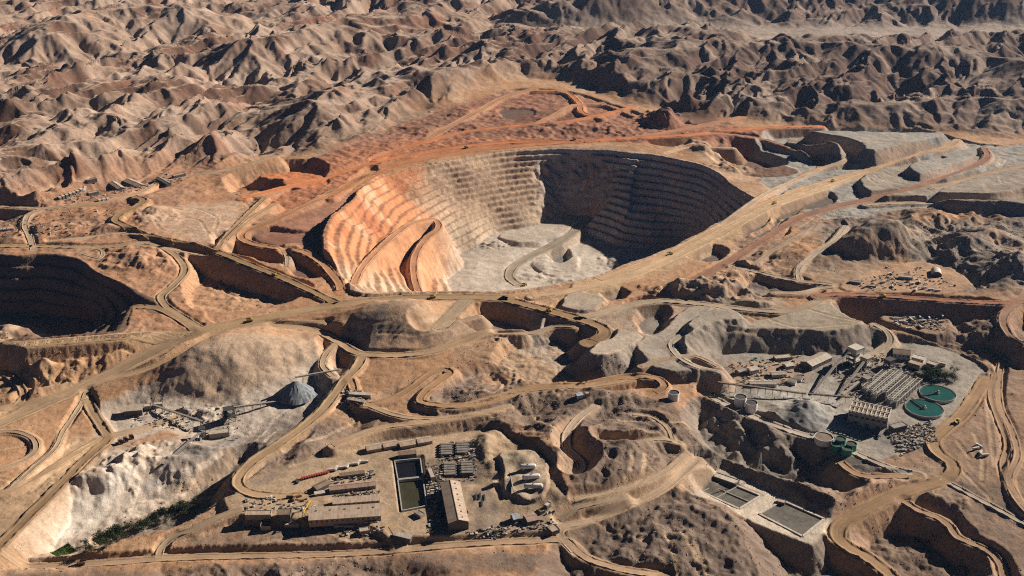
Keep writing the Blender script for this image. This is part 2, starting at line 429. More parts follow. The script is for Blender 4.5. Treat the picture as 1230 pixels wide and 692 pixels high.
def gtint(pts, col, feather=12, k=1.0, speck=0.0):
    if COLLECT: return
    P = np.array([hit(*p) for p in pts])
    r = poly_field(P, feather*1.3+4, WXX, WYY)
    if r is None: return
    m = (1-sstep(-feather, feather, r[1]+_n90[r[0]]*feather*.5))*k
    if speck: m = m*np.clip(1+speck*fbm(GX[r[0]]/f4(30), GY[r[0]]/f4(30), 99, 2), 0, 1.3)
    mixc(r[0], m, col)

PM = np.zeros((NR, NC), f4)
def main_pit(RIM, FLO):
    wv, inR, inF, fr = pit(RIM, FLO, 13, CREAM, FLOOR, wob=.3, face=.55)
    PM[wv] = inR
    # rock colour bands: orange on the west, cream to the north, grey rock on the shadowed east, lightened to lift its shade
    def ctint_wall(poly, col, f, k):
        r = poly_field(W(poly), f*1.3+5, WXX, WYY)
        m = np.zeros((NR, NC), f4); m[r[0]] = (1-sstep(-f, f, r[1]+_n90[r[0]]*f*.6))*k
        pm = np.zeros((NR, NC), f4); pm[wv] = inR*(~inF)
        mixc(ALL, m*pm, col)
    ctint_wall([(370,260,0),(455,205,20),(500,195,30),(520,240,-20),(540,290,-90),(530,360,-140),(400,380,-100),(370,330,0)], ORANGE, 55, .88)
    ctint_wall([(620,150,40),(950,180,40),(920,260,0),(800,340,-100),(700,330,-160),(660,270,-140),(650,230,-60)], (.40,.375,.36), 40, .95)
    ctint_wall([(520,300,-150),(560,280,-140),(660,262,-140),(690,270,-150),(620,300,-150),(540,360,-150)], (.55,.44,.33), 40, .8)
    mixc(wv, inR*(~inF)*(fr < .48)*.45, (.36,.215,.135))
    gul = fbm(GX[wv]/f4(9), GY[wv]/f4(26), 121, 2)
    mixc(wv, inR*(~inF)*sstep(.1, .8, gul)*.35, (.36,.22,.13))
    mixc(wv, inR*(~inF)*sstep(.2, .7, fbm(GX[wv]/f4(60), GY[wv]/f4(60), 123, 3))*.5, (.58,.42,.28))
    HT[wv] += np.where(inR & ~inF, fbm(GX[wv]/f4(11), GY[wv]/f4(11), 125, 2)*1.0, 0)
LATE = []
def earthworks():
    LATE.clear()
    # ================================================================== the red plateau behind the pit
    RP = [(300,205,30),(380,190,34),(440,168,40),(500,142,48),(560,122,54),(615,108,58),(680,110,58),(740,126,54),(790,142,48),(880,152,40),(960,156,34),(960,170,30),(880,176,30),(760,172,36),(640,172,36),(560,178,32),(480,196,26),(400,226,20),(330,250,20)]
    pad(RP, base=True, fill=.6, cut=.8, col=None, slope_col=BROWN, rough=3)
    tint([(p[0], p[1], p[2]) for p in RP], RED, 25, .92, speck=.5)
    tint([(300,215,25),(400,190,30),(470,175,30),(560,170,30),(640,166,35),(560,185,30),(470,205,25),(400,240,20),(330,262,20)], ORANGE, 18, .4)
    # rough brown heaps on the plateau
    for (x, y, z, rx, ry, h) in ((560,150,50,60,40,10),(510,155,46,60,40,9),(660,150,52,90,50,14),(700,152,50,60,40,10),(620,135,55,50,30,8),(560,133,55,60,40,9),(740,155,44,50,40,12),(795,143,44,46,46,26),(640,160,40,120,25,8)):
        hill(x, y, z, rx, ry, h, rough=.5)
    hill(800,150,40,55,55,40,rough=.1,sharp=True)
    hill(825,133,40,70,55,46,rough=.1,sharp=True); tint([(775,150,40),(828,118,70),(880,150,40)], BROWN, 8, .9)
    pad([(604,132,44),(640,134,44),(640,140,44),(612,144,44)], fill=.5, cut=.9, col=DARK)
    tint([(620,134,50),(700,132,50),(700,142,50),(620,146,50)], (.19,.09,.06), 10, .8)
    tint([(510,140,48),(545,128,52),(545,150,48),(500,158,46)], (.22,.12,.08), 8, .7)
    # ================================================================== grey waste dumps, upper right (stacked terraces)
    pad([(955,158,20),(1010,157,22),(1120,160,22),(1180,175,18),(1260,172,18),(1400,175,18),(1400,260,0),(1215,252,0),(1090,250,-2),(1000,262,-2),(935,235,0),(905,210,0),(915,185,2)], base=True, fill=.6, cut=.8, col=GREY, slope_col=GREY, rough=2)
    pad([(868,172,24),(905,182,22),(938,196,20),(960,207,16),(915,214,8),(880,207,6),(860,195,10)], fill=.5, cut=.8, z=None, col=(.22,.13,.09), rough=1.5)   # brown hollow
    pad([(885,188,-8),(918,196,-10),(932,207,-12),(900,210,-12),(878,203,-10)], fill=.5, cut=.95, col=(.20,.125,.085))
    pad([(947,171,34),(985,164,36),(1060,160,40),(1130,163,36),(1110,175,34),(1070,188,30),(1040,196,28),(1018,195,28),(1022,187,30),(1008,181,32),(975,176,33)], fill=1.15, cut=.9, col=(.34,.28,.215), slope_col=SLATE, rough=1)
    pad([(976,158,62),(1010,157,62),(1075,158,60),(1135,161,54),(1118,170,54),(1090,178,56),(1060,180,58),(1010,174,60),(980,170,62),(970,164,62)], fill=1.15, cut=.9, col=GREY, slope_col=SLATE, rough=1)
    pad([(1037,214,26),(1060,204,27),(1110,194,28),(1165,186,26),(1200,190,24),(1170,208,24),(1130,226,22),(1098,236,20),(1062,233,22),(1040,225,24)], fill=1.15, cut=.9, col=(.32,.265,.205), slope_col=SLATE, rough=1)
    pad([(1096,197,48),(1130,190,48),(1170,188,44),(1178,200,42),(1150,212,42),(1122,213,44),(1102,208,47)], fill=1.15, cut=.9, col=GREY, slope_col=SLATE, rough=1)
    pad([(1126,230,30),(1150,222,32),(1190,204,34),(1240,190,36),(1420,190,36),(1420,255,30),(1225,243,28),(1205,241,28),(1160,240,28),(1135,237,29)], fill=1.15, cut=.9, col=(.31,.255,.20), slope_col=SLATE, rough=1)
    pad([(1130,186,24),(1150,180,24),(1172,180,24),(1168,188,22),(1145,190,22)], fill=.9, cut=.8, col=GREY, slope_col=SLATE)
    # ================================================================== the left-hand workings
    pad([(-120,300,12),(40,298,12),(120,302,12),(190,308,12),(215,330,8),(240,372,2),(255,395,0),(120,405,0),(-120,425,0)], base=True, fill=.5, cut=.5, rough=2)
    pit([(-420,262,12),(-160,284,12),(-40,298,12),(0,304,12),(26,306,12),(52,304,12),(92,309,12),(112,322,11),(150,340,8),(182,356,5),(206,374,3),(196,378,2),(160,368,2),(157,380,1),(150,397,0),(60,407,0),(-40,414,0),(-160,420,0),(-420,428,0)],
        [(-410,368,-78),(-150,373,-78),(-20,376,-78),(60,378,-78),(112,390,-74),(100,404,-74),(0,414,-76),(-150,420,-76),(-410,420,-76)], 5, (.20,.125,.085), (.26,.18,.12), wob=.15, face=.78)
    hill(10,402,-30,60,34,34,rough=.3); gtint([(-10,385),(40,392),(62,402),(-10,412)], PALE, 6, .8)
    # pale smooth ground between the roads
    tint([(180,250,15),(290,240,15),(300,275,15),(260,298,15),(215,285,15),(165,265,15)], (.50,.345,.24), 20, .8, speck=.5)
    for (x, y, z, rx, ry, h) in ((190,258,12,45,30,10),(175,266,12,30,22,8),(120,280,12,70,40,8),(165,312,8,60,40,14),(190,318,8,40,26,9),(270,345,-10,60,35,9),(300,360,-8,60,20,7),(320,362,-8,22,14,9),(240,345,-10,22,30,9),(65,275,14,60,40,8)):
        hill(x, y, z, rx, ry, h, rough=.45)
    # sunk ground below the long embankment
    pad([(252,314,-15),(285,327,-17),(330,344,-17),(366,358,-16),(350,368,-18),(300,376,-12),(245,378,-10),(232,350,-14),(240,325,-20)], fill=.6, cut=1.1, rough=3, col=(.45,.27,.155), k=.7)
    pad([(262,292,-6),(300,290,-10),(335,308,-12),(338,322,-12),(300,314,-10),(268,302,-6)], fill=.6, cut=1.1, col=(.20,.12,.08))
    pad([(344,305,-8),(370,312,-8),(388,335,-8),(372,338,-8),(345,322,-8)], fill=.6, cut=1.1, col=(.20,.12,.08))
    # the orange terrace west of the pit: hollow and shelf
    pad([(285,232,-10),(320,216,-8),(366,214,-6),(370,232,-8),(340,239,-12),(300,242,-12)], fill=.6, cut=.95, col=(.34,.17,.09), rough=2)
    pad([(312,212,24),(350,206,26),(392,216,22),(385,226,20),(340,216,24)], fill=.9, cut=.8, col=ORANGE, rough=2)
    pad([(340,218,22),(365,210,24),(378,216,22),(362,226,20)], fill=.9, cut=1, col=ORANGE)
    pad([(303,276,2),(335,280,0),(372,282,0),(375,290,0),(330,294,0),(305,286,2)], fill=.5, cut=1.0, col=(.20,.12,.08))
    tint([(300,285,10),(345,258,15),(400,235,20),(440,225,20),(415,250,20),(395,280,18),(390,300,10),(345,292,5)], RED, 10, .85)
    # ================================================================== THE PIT
    RIM = [(456,213,22),(500,201,26),(560,189,30),(640,179,34),(700,178,36),(735,180,36),(800,187,34),(838,195,32),(868,212,26),(888,228,18),(905,236,10),(897,250,4),(868,267,0),(838,283,0),(800,300,0),(760,317,0),(700,337,0),(640,347,0),(560,352,0),(500,354,0),(450,355,2),(420,347,6),(400,330,12),(390,305,18),(388,278,24),(398,258,28),(425,236,26)]
    FLO = [(538,352,-150),(541,325,-152),(556,305,-152),(585,286,-140),(625,274,-135),(662,268,-134),(700,279,-146),(740,296,-160),(800,300,-172),(826,300,-172),(800,330,-170),(760,352,-165),(700,372,-160),(620,380,-155),(560,376,-150)]
    if not COLLECT: main_pit(RIM, FLO)
    hill(446,268,-20,26,95,-15,rot=-48,rough=.2); tint([(418,245,10),(432,240,10),(480,290,-60),(470,302,-60)], (.40,.15,.075), 12, .7)
    # lower benches, ramp and heaps on the floor
    pad([(600,284,-137),(640,272,-134),(690,258,-128),(705,262,-130),(680,278,-134),(620,290,-137)], fill=.7, cut=.9, col=(.50,.42,.33))
    pad([(640,318,-150),(660,304,-150),(690,306,-150),(690,322,-152),(660,330,-152)], fill=.9, cut=1, col=FLOOR)
    pad([(664,306,-166),(672,304,-166),(680,316,-166),(674,320,-166)], fill=.8, cut=1.1, col=SLATE)
    for (x, y, z, rx, ry, h) in ((590,297,-148,22,14,6),(600,296,-148,14,10,8),(640,330,-150,26,20,5),(652,318,-148,24,40,5),(675,334,-150,30,14,6),(740,318,-165,30,30,8)):
        hill(x, y, z, rx, ry, h, rough=.5)
    road([(706,262,-128),(694,274,-134),(676,288,-140),(655,299,-146),(630,312,-150),(614,324,-151),(612,334,-152),(622,342,-153)], 22, (.36,.29,.21), name='pit_ramp', berm=1.5)
    road([(503,353,-78),(497,330,-72),(499,306,-66),(512,286,-60),(527,272,-54),(522,264,-50),(502,266,-44),(478,279,-36),(456,298,-26),(434,322,-14),(424,342,-4)], 15, (.50,.26,.14), name='pit_ramp', berm=1.5, cut=2.2, fill=2.2)
    # bite out of the rim in the far corner, and the pale spur east of it
    pad([(780,170,20),(815,169,20),(824,176,20),(806,181,20),(785,178,20)], fill=.6, cut=1, col=(.22,.13,.09))
    hill(852,183,28,60,28,16,rot=-35,rough=.4); hill(885,205,12,46,30,14,rough=.4); tint([(818,168,28),(850,174,28),(905,205,15),(895,222,14),(840,190,28)], (.46,.31,.20), 10, .9)
    # ================================================================== roads of the north and west
    road([(292,238,16),(340,226,18),(400,213,22),(440,199,28),(500,186,32),(560,176,36),(620,171,38),(700,169,40),(760,166,40),(830,162,40),(880,157,38),(930,153,36),(985,152,34)], 22, ORANGE, berm=1.5)
    road([(395,236,24),(440,212,26),(480,198,29),(520,189,32),(570,181,34),(640,174,36),(720,169,40)], 26, (.46,.20,.09), berm=1.5)
    road([(450,192,32),(500,173,40),(545,161,44),(610,152,48),(680,146,50),(722,138,52),(762,128,52)], 16, ORANGE, berm=1.2)
    road([(515,166,42),(545,149,48),(575,133,54),(605,117,57),(640,107,60)], 24, (.44,.24,.13), berm=1.2)
    road([(640,109,60),(675,110,60),(694,122,56),(706,138,53),(722,141,52)], 18, (.50,.21,.09), berm=1)
    road([(640,150,50),(665,138,54),(690,126,57),(720,125,55),(760,138,50)], 12, (.46,.25,.14), berm=1)
    road([(760,165,40),(810,157,42),(850,149,44),(892,140,46)], 16, (.45,.22,.12), berm=1.2)
    road([(855,160,36),(905,165,30),(950,178,26),(975,188,20),(985,200,14),(960,212,12)], 14, (.40,.21,.12), berm=1)
    road([(880,178,28),(830,178,28),(800,184,33)], 12, CREAM, berm=1)
    road([(448,206,24),(405,230,22),(360,250,18),(322,268,12),(297,277,8),(289,284,8),(298,291,8),(330,298,8),(362,302,8),(384,314,6),(398,328,4),(408,342,3),(410,352,1)], 17, (.42,.215,.11), berm=2)
    road([(335,232,16),(320,236,16),(300,236,16),(283,232,16)], 12, (.44,.26,.15), berm=1)
    road([(318,238,15),(303,252,14),(285,270,12),(272,284,10),(262,297,12)], 12, (.40,.25,.14), berm=1.5)
    road([(330,245,17),(300,264,14),(270,290,12)], 10, (.45,.28,.16), berm=1)
    road([(340,300,4),(345,310,2),(344,320,2)], 9, BEIGE, berm=1)
    # brown haul road on its embankment
    road([(160,236,28),(172,240,28),(165,248,27),(147,256,26),(138,264,25),(150,271,24),(170,280,23),(200,288,22),(235,295,21),(262,303,20),(300,318,17),(340,334,12),(375,350,6),(398,361,2),(412,366,0)], 17, (.30,.185,.095), berm=2.2, fill=.95)
    road([(0,248,22),(60,250,20),(110,244,24),(160,234,28),(200,216,32),(262,206,36),(330,188,44)], 13, (.42,.28,.175), berm=1)
    road([(40,300,12),(36,285,14),(30,268,16),(38,256,18),(60,249,20)], 13, BEIGE, berm=1)
    road([(-30,296,12),(40,296,12),(90,297,12),(140,296,13),(175,292,14),(200,300,12),(217,313,9),(222,324,7),(206,345,5),(194,356,3),(198,366,2),(215,378,1),(240,394,0)], 14, (.40,.265,.155), berm=2)
    road([(165,369,3),(185,370,2),(205,378,1),(225,390,0),(238,399,0)], 13, (.34,.215,.12), berm=2)
    road([(60,290,13),(110,285,14),(150,280,16),(175,283,18)], 9, BEIGE, berm=1)
    road([(100,305,12),(120,310,11),(121,300,12),(95,298,12)], 7, BEIGE, berm=1)
    road([(155,294,14),(190,297,14),(230,304,8),(252,309,4)], 10, BEIGE, berm=1)
    # ================================================================== middle ground
    # brown bank under the long cream road
    pad([(-100,432,-30),(40,432,-30),(120,430,-28),(185,424,-20),(215,412,-10),(180,440,-30),(100,462,-38),(30,470,-42),(-100,505,-46)], fill=.4, cut=.62, R=140, rough=3, col=(.42,.26,.15), slope_col=(.33,.215,.135))
    road([(-60,421,2),(0,416,2),(90,409,2),(170,403,1),(236,399,0),(262,393,0),(330,380,0),(400,367,0),(440,362,0),(500,358,0),(560,357,0),(610,358,0)], 26, (.36,.235,.13), berm=2, cut=.9, fill=.7)
    road([(-40,420,2),(60,411,2),(160,403,1),(230,400,0)], 20, (.52,.345,.215), berm=1.5)
    hill(52,452,-34,34,30,26,rough=.1,sharp=True); hill(85,448,-34,40,30,12,rough=.5); hill(120,440,-30,60,20,9,rough=.6); hill(140,432,-26,50,20,9,rough=.6)
    tint([(60,440,-28),(100,425,-20),(190,415,-20),(150,440,-30),(110,465,-36),(70,462,-36)], (.44,.25,.13), 8, .6, speck=.8)
    # dome of pale soil
    tint([(180,470,-10),(230,425,0),(300,405,10),(375,405,5),(390,425,0),(340,460,-10),(260,490,-20)], (.50,.365,.26), 20, .9)
    hill(480,388,-6,118,80,40,rot=5,p=1.1,rough=.05)
    PM[:] = np.maximum(PM, zone([(405,400),(440,365),(500,358),(565,370),(590,388),(540,415),(440,422)], 15, 5)*.85)
    tint([(405,400,0),(440,368,20),(500,362,25),(560,372,15),(590,385,5),(540,412,0),(440,420,-5)], (.34,.24,.165), 10, .8, speck=.5)
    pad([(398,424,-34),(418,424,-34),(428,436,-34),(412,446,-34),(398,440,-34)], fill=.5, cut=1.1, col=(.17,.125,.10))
    road([(-60,535,-44),(0,508,-42),(60,482,-38),(110,460,-32),(160,435,-20),(205,412,-8),(240,398,0)], 30, (.44,.295,.175), berm=1.5, fill=.7, cut=.8)
    road([(-40,500,-40),(60,478,-36),(130,456,-28),(190,440,-18),(230,420,-8),(270,400,-4),(330,388,-2),(390,388,-4)], 14, (.43,.285,.17), berm=1.5)
    road([(330,392,-6),(380,398,-10),(405,410,-14),(430,424,-16),(470,427,-16),(520,422,-12),(560,408,-8),(590,398,-4),(625,398,-6)], 17, (.43,.285,.17), berm=2)
    road([(405,412,-14),(392,425,-16),(388,440,-18),(400,452,-20)], 10, BEIGE, berm=1)
    road([(435,428,-16),(430,440,-18),(420,450,-20),(405,470,-24),(388,492,-30),(360,516,-34),(332,536,-36),(305,554,-38),(289,570,-40),(286,582,-40),(300,592,-40),(330,596,-40),(370,596,-40)], 16, (.42,.28,.16), berm=2)
    road([(420,455,-20),(440,486,-26),(470,480,-24),(500,462,-18),(525,446,-14),(540,444,-14),(530,456,-16),(508,474,-20),(505,482,-22),(520,486,-22),(558,487,-22),(600,478,-22),(640,466,-20),(700,462,-18),(760,452,-14),(790,455,-14),(798,465,-16),(780,474,-20)], 13, (.42,.25,.135), berm=2)
    road([(560,487,-22),(640,468,-20),(720,462,-18),(760,455,-16)], 12, (.42,.27,.155), berm=1.5)
    road([(440,486,-26),(480,500,-28),(560,500,-26),(610,488,-24)], 9, (.42,.29,.18), berm=1)
    road([(400,535,-30),(450,516,-28),(520,506,-26),(600,492,-24)], 10, (.43,.29,.18), berm=1.2)
    # junction east of the mound
    road([(600,358,0),(640,368,0),(680,379,0),(710,388,0),(727,398,-1),(722,407,-3),(706,412,-6)], 24, (.33,.205,.11), berm=2.5, fill=.95)
    road([(690,384,0),(720,377,0),(755,367,0),(790,362,0),(840,365,0),(900,372,-2),(945,374,-2),(970,368,0),(990,358,2)], 17, (.40,.30,.205), berm=1.8, fill=.95)
    road([(560,360,0),(540,380,-4),(525,395,-6)], 26, (.40,.29,.19), berm=0)
    road([(510,400,-8),(545,388,-8),(575,380,-6)], 9, BEIGE, berm=1)
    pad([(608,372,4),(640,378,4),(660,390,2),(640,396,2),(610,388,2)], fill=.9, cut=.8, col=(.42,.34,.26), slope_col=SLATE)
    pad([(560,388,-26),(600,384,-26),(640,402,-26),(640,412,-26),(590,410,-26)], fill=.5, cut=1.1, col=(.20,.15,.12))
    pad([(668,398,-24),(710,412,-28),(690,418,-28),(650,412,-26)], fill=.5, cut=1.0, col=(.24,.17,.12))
    road([(600,402,-14),(640,400,-12),(670,392,-8),(690,393,-4)], 9, BEIGE, berm=1)
    for (x, y, z, rx, ry, h) in ((640,408,-20,30,22,12),(615,414,-22,26,16,10),(660,416,-20,26,14,9),(700,418,-18,30,16,8)): hill(x, y, z, rx, ry, h, rough=.5)
    # the dump lobes with dark faces
    pad([(610,425,-24),(700,418,-30),(790,440,-34),(830,452,-34),(700,470,-30),(600,440,-26)], fill=.4, cut=.7, rough=3, col=(.40,.285,.19), k=.7)
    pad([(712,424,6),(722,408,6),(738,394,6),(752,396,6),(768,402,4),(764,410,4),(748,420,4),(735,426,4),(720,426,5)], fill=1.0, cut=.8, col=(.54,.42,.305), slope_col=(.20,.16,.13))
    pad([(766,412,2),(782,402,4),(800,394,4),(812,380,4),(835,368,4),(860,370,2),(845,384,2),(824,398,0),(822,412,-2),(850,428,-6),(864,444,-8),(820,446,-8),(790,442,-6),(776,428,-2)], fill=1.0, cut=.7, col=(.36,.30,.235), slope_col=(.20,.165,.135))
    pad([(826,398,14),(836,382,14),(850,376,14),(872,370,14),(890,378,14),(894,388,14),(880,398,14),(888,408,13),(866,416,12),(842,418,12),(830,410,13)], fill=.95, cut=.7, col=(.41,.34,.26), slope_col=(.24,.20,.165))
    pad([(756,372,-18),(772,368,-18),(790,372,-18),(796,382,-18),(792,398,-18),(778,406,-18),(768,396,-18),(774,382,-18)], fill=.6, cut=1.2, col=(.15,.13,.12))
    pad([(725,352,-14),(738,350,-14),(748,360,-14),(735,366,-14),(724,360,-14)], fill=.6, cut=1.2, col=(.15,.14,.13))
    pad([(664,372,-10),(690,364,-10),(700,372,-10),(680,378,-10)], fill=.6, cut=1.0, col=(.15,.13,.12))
    pad([(688,352,2),(712,350,2),(726,362,2),(700,372,2),(676,368,0)], fill=.9, cut=.9, col=(.45,.36,.265))
    road([(770,440,-6),(800,432,-4),(835,428,-3),(862,440,-6)], 7, BEIGE, berm=.8)
    road([(820,402,2),(806,412,0),(812,426,-2),(835,440,-5),(862,447,-8)], 8, (.46,.37,.28), berm=1)
    # the big grey dump
    pad([(885,404,2),(905,388,3),(945,378,4),(985,366,5),(1005,362,5),(1030,374,4),(1050,390,2),(1045,400,1),(1000,402,0),(960,406,0),(915,410,0)], fill=.85, cut=.8, R=140, col=(.36,.295,.22), slope_col=(.25,.205,.16))
    pad([(895,345,-14),(930,338,-14),(975,350,-12),(975,362,-12),(935,362,-14),(900,358,-14)], fill=.6, cut=.9, col=(.22,.17,.135), rough=3)
    for (x, y, z, rx, ry, h) in ((838,350,0,60,30,22),(860,358,-4,40,24,16),(885,352,-6,50,20,14),(900,368,-6,46,20,10),(810,348,0,40,20,10),(865,340,0,46,20,9),(905,318,0,50,26,12),(930,306,0,44,20,9),(880,330,-2,40,18,8)): hill(x, y, z, rx, ry, h, rough=.45)
    tint([(800,345,0),(850,335,0),(920,345,0),(960,375,0),(880,375,0),(820,362,0)], (.31,.25,.19), 10, .7, speck=.6)
    # cream double haul road beside the pit
    pad([(690,346,0),(760,325,0),(830,293,0),(880,265,2),(920,243,6),(975,226,10),(985,230,10),(960,244,8),(900,275,0),(840,310,-2),(770,335,-2),(700,352,0)], fill=.95, cut=.9, col=(.47,.315,.185), slope_col=(.33,.225,.14), rough=1)
    road([(640,356,0),(700,347,0),(760,330,0),(820,304,0),(870,279,2),(920,251,6),(960,236,10),(1010,219,14),(1050,204,24),(1078,190,40),(1090,180,54)], 18, (.52,.355,.215), berm=2)
    road([(720,336,0),(790,310,0),(850,280,2),(895,256,5),(930,240,8),(970,226,12),(1020,210,18),(1060,200,24),(1105,186,30),(1146,172,36),(1150,168,38)], 16, (.50,.33,.195), berm=2)
    road([(868,270,2),(900,246,8),(925,230,12),(945,221,14),(985,203,22),(1012,194,28),(1022,187,30),(1010,181,32),(980,176,33),(950,171,34)], 12, (.50,.36,.24), berm=1.5)
    road([(830,338,-4),(880,312,-4),(920,286,-2),(960,262,-2),(1000,249,0),(1050,238,4),(1085,230,14),(1110,222,22),(1140,212,27),(1170,200,30),(1186,188,30),(1182,178,28)], 17, (.30,.16,.10), berm=2)
    road([(1040,246,0),(1090,244,0),(1150,246,0),(1200,247,0),(1240,240,2),(1300,236,4)], 15, (.43,.31,.21), berm=1.5)
    road([(1120,226,26),(1160,216,29),(1210,204,33),(1260,194,36)], 12, (.42,.29,.19), berm=1.2)
    for a in ([(838,318),(850,306),(870,300)], [(905,300),(930,276),(940,264)]): gtrack(a, 7, BEIGE)
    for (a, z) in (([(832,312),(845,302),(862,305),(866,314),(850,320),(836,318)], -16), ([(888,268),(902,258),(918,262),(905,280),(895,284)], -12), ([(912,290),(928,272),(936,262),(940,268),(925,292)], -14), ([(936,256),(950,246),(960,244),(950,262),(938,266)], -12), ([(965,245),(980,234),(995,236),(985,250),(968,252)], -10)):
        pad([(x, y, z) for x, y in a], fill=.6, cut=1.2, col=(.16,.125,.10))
    for (a, k) in (([(1012,165),(1040,170),(1088,179)], .7), ([(1060,160),(1085,176)], .6), ([(1085,160),(1088,176)], .7), ([(1140,196),(1155,208)], .9), ([(1040,166),(1100,172)], .5), ([(1000,166),(1030,174)], .5), ([(1205,180),(1198,200)], .6), ([(1180,220),(1186,236)], .6), ([(1215,215),(1240,235)], .5), ([(1050,215),(1085,222),(1120,222)], .5), ([(1045,205),(1070,212)], .4), ([(1110,196),(1140,203),(1160,205)], .5)):
        gtrack(a, 9, (.48,.37,.265), k)
    # ================================================================== right-hand side
    hill(1045,300,0,95,62,44,rot=10,p=1.3,rough=.2)
    tint([(960,330,0),(990,295,15),(1030,282,25),(1075,290,15),(1080,312,5),(1010,342,0)], (.30,.215,.15), 10, .8, speck=.6)
    hill(1170,300,0,180,110,34,rough=.3); hill(1230,330,0,120,80,30,rough=.3)
    tint([(960,265,10),(1080,262,10),(1240,262,10),(1260,345,10),(1150,345,10),(1090,300,15),(1010,290,15)], (.25,.205,.165), 25, .75, speck=.5)
    tint([(1060,262,12),(1110,268,12),(1095,300,12),(1070,290,15)], (.46,.35,.25), 20, .8)
    pad([(1020,336,6),(1070,322,6),(1105,314,6),(1140,322,6),(1165,342,4),(1120,354,4),(1050,352,4),(1012,346,4)], fill=.8, cut=.9, col=(.42,.265,.165), rough=1)
    road([(980,356,4),(1000,354,4),(1060,356,4),(1120,360,4),(1170,363,4),(1205,364,4),(1260,358,6)], 15, (.32,.155,.095), berm=2, fill=1.05)
    pad([(1020,386,-30),(1060,380,-30),(1120,380,-30),(1190,380,-24),(1240,395,-24),(1240,450,-40),(1190,440,-40),(1120,416,-38),(1070,403,-36),(1050,400,-32)], fill=.5, cut=1.0, R=150, col=(.24,.165,.115), rough=4, slope_col=(.20,.13,.095))
    pad([(1060,382,-18),(1085,376,-18),(1130,378,-18),(1140,396,-20),(1128,402,-20),(1085,392,-18)], fill=.8, cut=1, col=(.36,.235,.15))
    road([(930,352,2),(960,352,0),(990,346,0),(1000,345,2)], 10, BEIGE, berm=1)
    road([(875,318,-2),(905,326,-2),(960,338,0),(1000,342,2)], 12, (.40,.30,.21), berm=1.5, fill=1.05)
    road([(960,338,0),(958,326,2),(975,308,4),(1000,290,6),(1015,272,6)], 9, (.42,.33,.24), berm=1)
    road([(905,318,0),(930,300,0),(955,285,2),(985,270,3)], 7, (.36,.26,.18), berm=1)
    road([(1050,390,-8),(1062,396,-12),(1070,408,-18),(1058,420,-22),(1040,430,-24)], 11, (.40,.31,.22), berm=1.5)
    road([(1250,345,6),(1225,362,4),(1205,388,-2),(1212,402,-8),(1240,420,-12)], 14, (.33,.20,.13), berm=2)
    hill(1190,405,-30,60,50,24,rough=.3)
    gtrack([(1118,282),(1128,292),(1165,300),(1190,302),(1200,312),(1182,330),(1185,345)], 7, (.44,.34,.25), .9, 1.5)
    gtrack([(1235,300),(1218,315),(1222,330),(1240,345)], 8, (.44,.34,.25), .9, 1.5)
    gtrack([(1140,262),(1148,275),(1145,280)], 6, (.46,.36,.27), .9, 1)
    # concentrator terrace
    pad([(868,428,-30),(930,424,-28),(1010,424,-26),(1075,412,-30),(1130,420,-34),(1182,446,-38),(1165,490,-40),(1125,525,-42),(1080,545,-46),(1025,555,-48),(980,530,-46),(935,515,-44),(900,496,-40),(860,478,-36),(850,455,-32)], base=True, fill=1.0, cut=.9, R=150, col=(.33,.285,.235), slope_col=(.22,.18,.145), rough=1)
    tint([(870,435,-30),(980,428,-28),(960,465,-33),(880,460,-33)], (.42,.29,.19), 10, .75, speck=.5)
    tint([(905,470,-36),(1000,455,-34),(1030,520,-44),(960,515,-44)], (.42,.385,.34), 10, .8, speck=.4)
    gtint([(1060,508),(1120,515),(1095,545),(1050,530)], (.20,.185,.165), 10, .7, speck=.8)
    hill(966,500,-40,46,36,13,rough=.25); hill(972,494,-40,24,18,9,rough=.3); gtint([(930,492),(965,482),(1000,495),(990,516),(940,514)], (.27,.265,.25), 10, .9)
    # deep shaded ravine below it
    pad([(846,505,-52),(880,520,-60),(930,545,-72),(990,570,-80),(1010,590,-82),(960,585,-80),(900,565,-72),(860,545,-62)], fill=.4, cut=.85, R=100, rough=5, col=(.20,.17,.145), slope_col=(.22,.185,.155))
    hill(925,548,-80,26,70,26,rot=30,rough=.4); hill(880,530,-70,22,50,18,rot=20,rough=.5)
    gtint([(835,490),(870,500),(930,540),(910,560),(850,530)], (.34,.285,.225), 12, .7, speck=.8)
    # road looping down on the right
    road([(1184,455,-38),(1170,478,-40),(1152,502,-42),(1130,520,-44),(1121,532,-45),(1128,545,-46),(1142,555,-48),(1146,566,-50),(1134,576,-52),(1110,584,-54),(1075,596,-56),(1040,612,-60),(1014,628,-64),(1005,640,-66),(1012,652,-68),(1040,668,-72),(1068,690,-76),(1085,712,-78)], 20, (.34,.215,.12), berm=2.5, fill=1.0, R=140)
    road([(848,474,-34),(880,490,-38),(915,505,-41),(950,518,-43),(985,528,-45)], 13, (.48,.40,.315), berm=2.5, fill=1.05)
    road([(1000,530,-46),(1035,548,-47),(1070,562,-48),(1105,570,-50)], 10, (.44,.36,.28), berm=2)
    road([(1010,556,-50),(1030,570,-52),(1070,572,-52),(1100,572,-51)], 12, (.36,.225,.13), berm=2)
    pad([(1012,548,-48),(1045,556,-48),(1070,566,-50),(1040,568,-52),(1018,562,-52)], fill=.6, cut=1, col=(.18,.15,.125))
    road([(1195,450,-38),(1190,475,-40),(1200,505,-42),(1210,535,-46),(1205,560,-50),(1215,590,-54),(1235,620,-58)], 9, (.36,.23,.14), berm=2)
    road([(1205,430,-36),(1200,455,-38),(1202,490,-40),(1216,520,-42),(1222,548,-44),(1212,575,-48),(1225,605,-50),(1250,630,-52)], 9, (.40,.26,.16), berm=2)
    road([(1130,575,-52),(1165,594,-54),(1210,618,-56),(1260,645,-58)], 9, (.42,.33,.25), berm=2, fill=1)
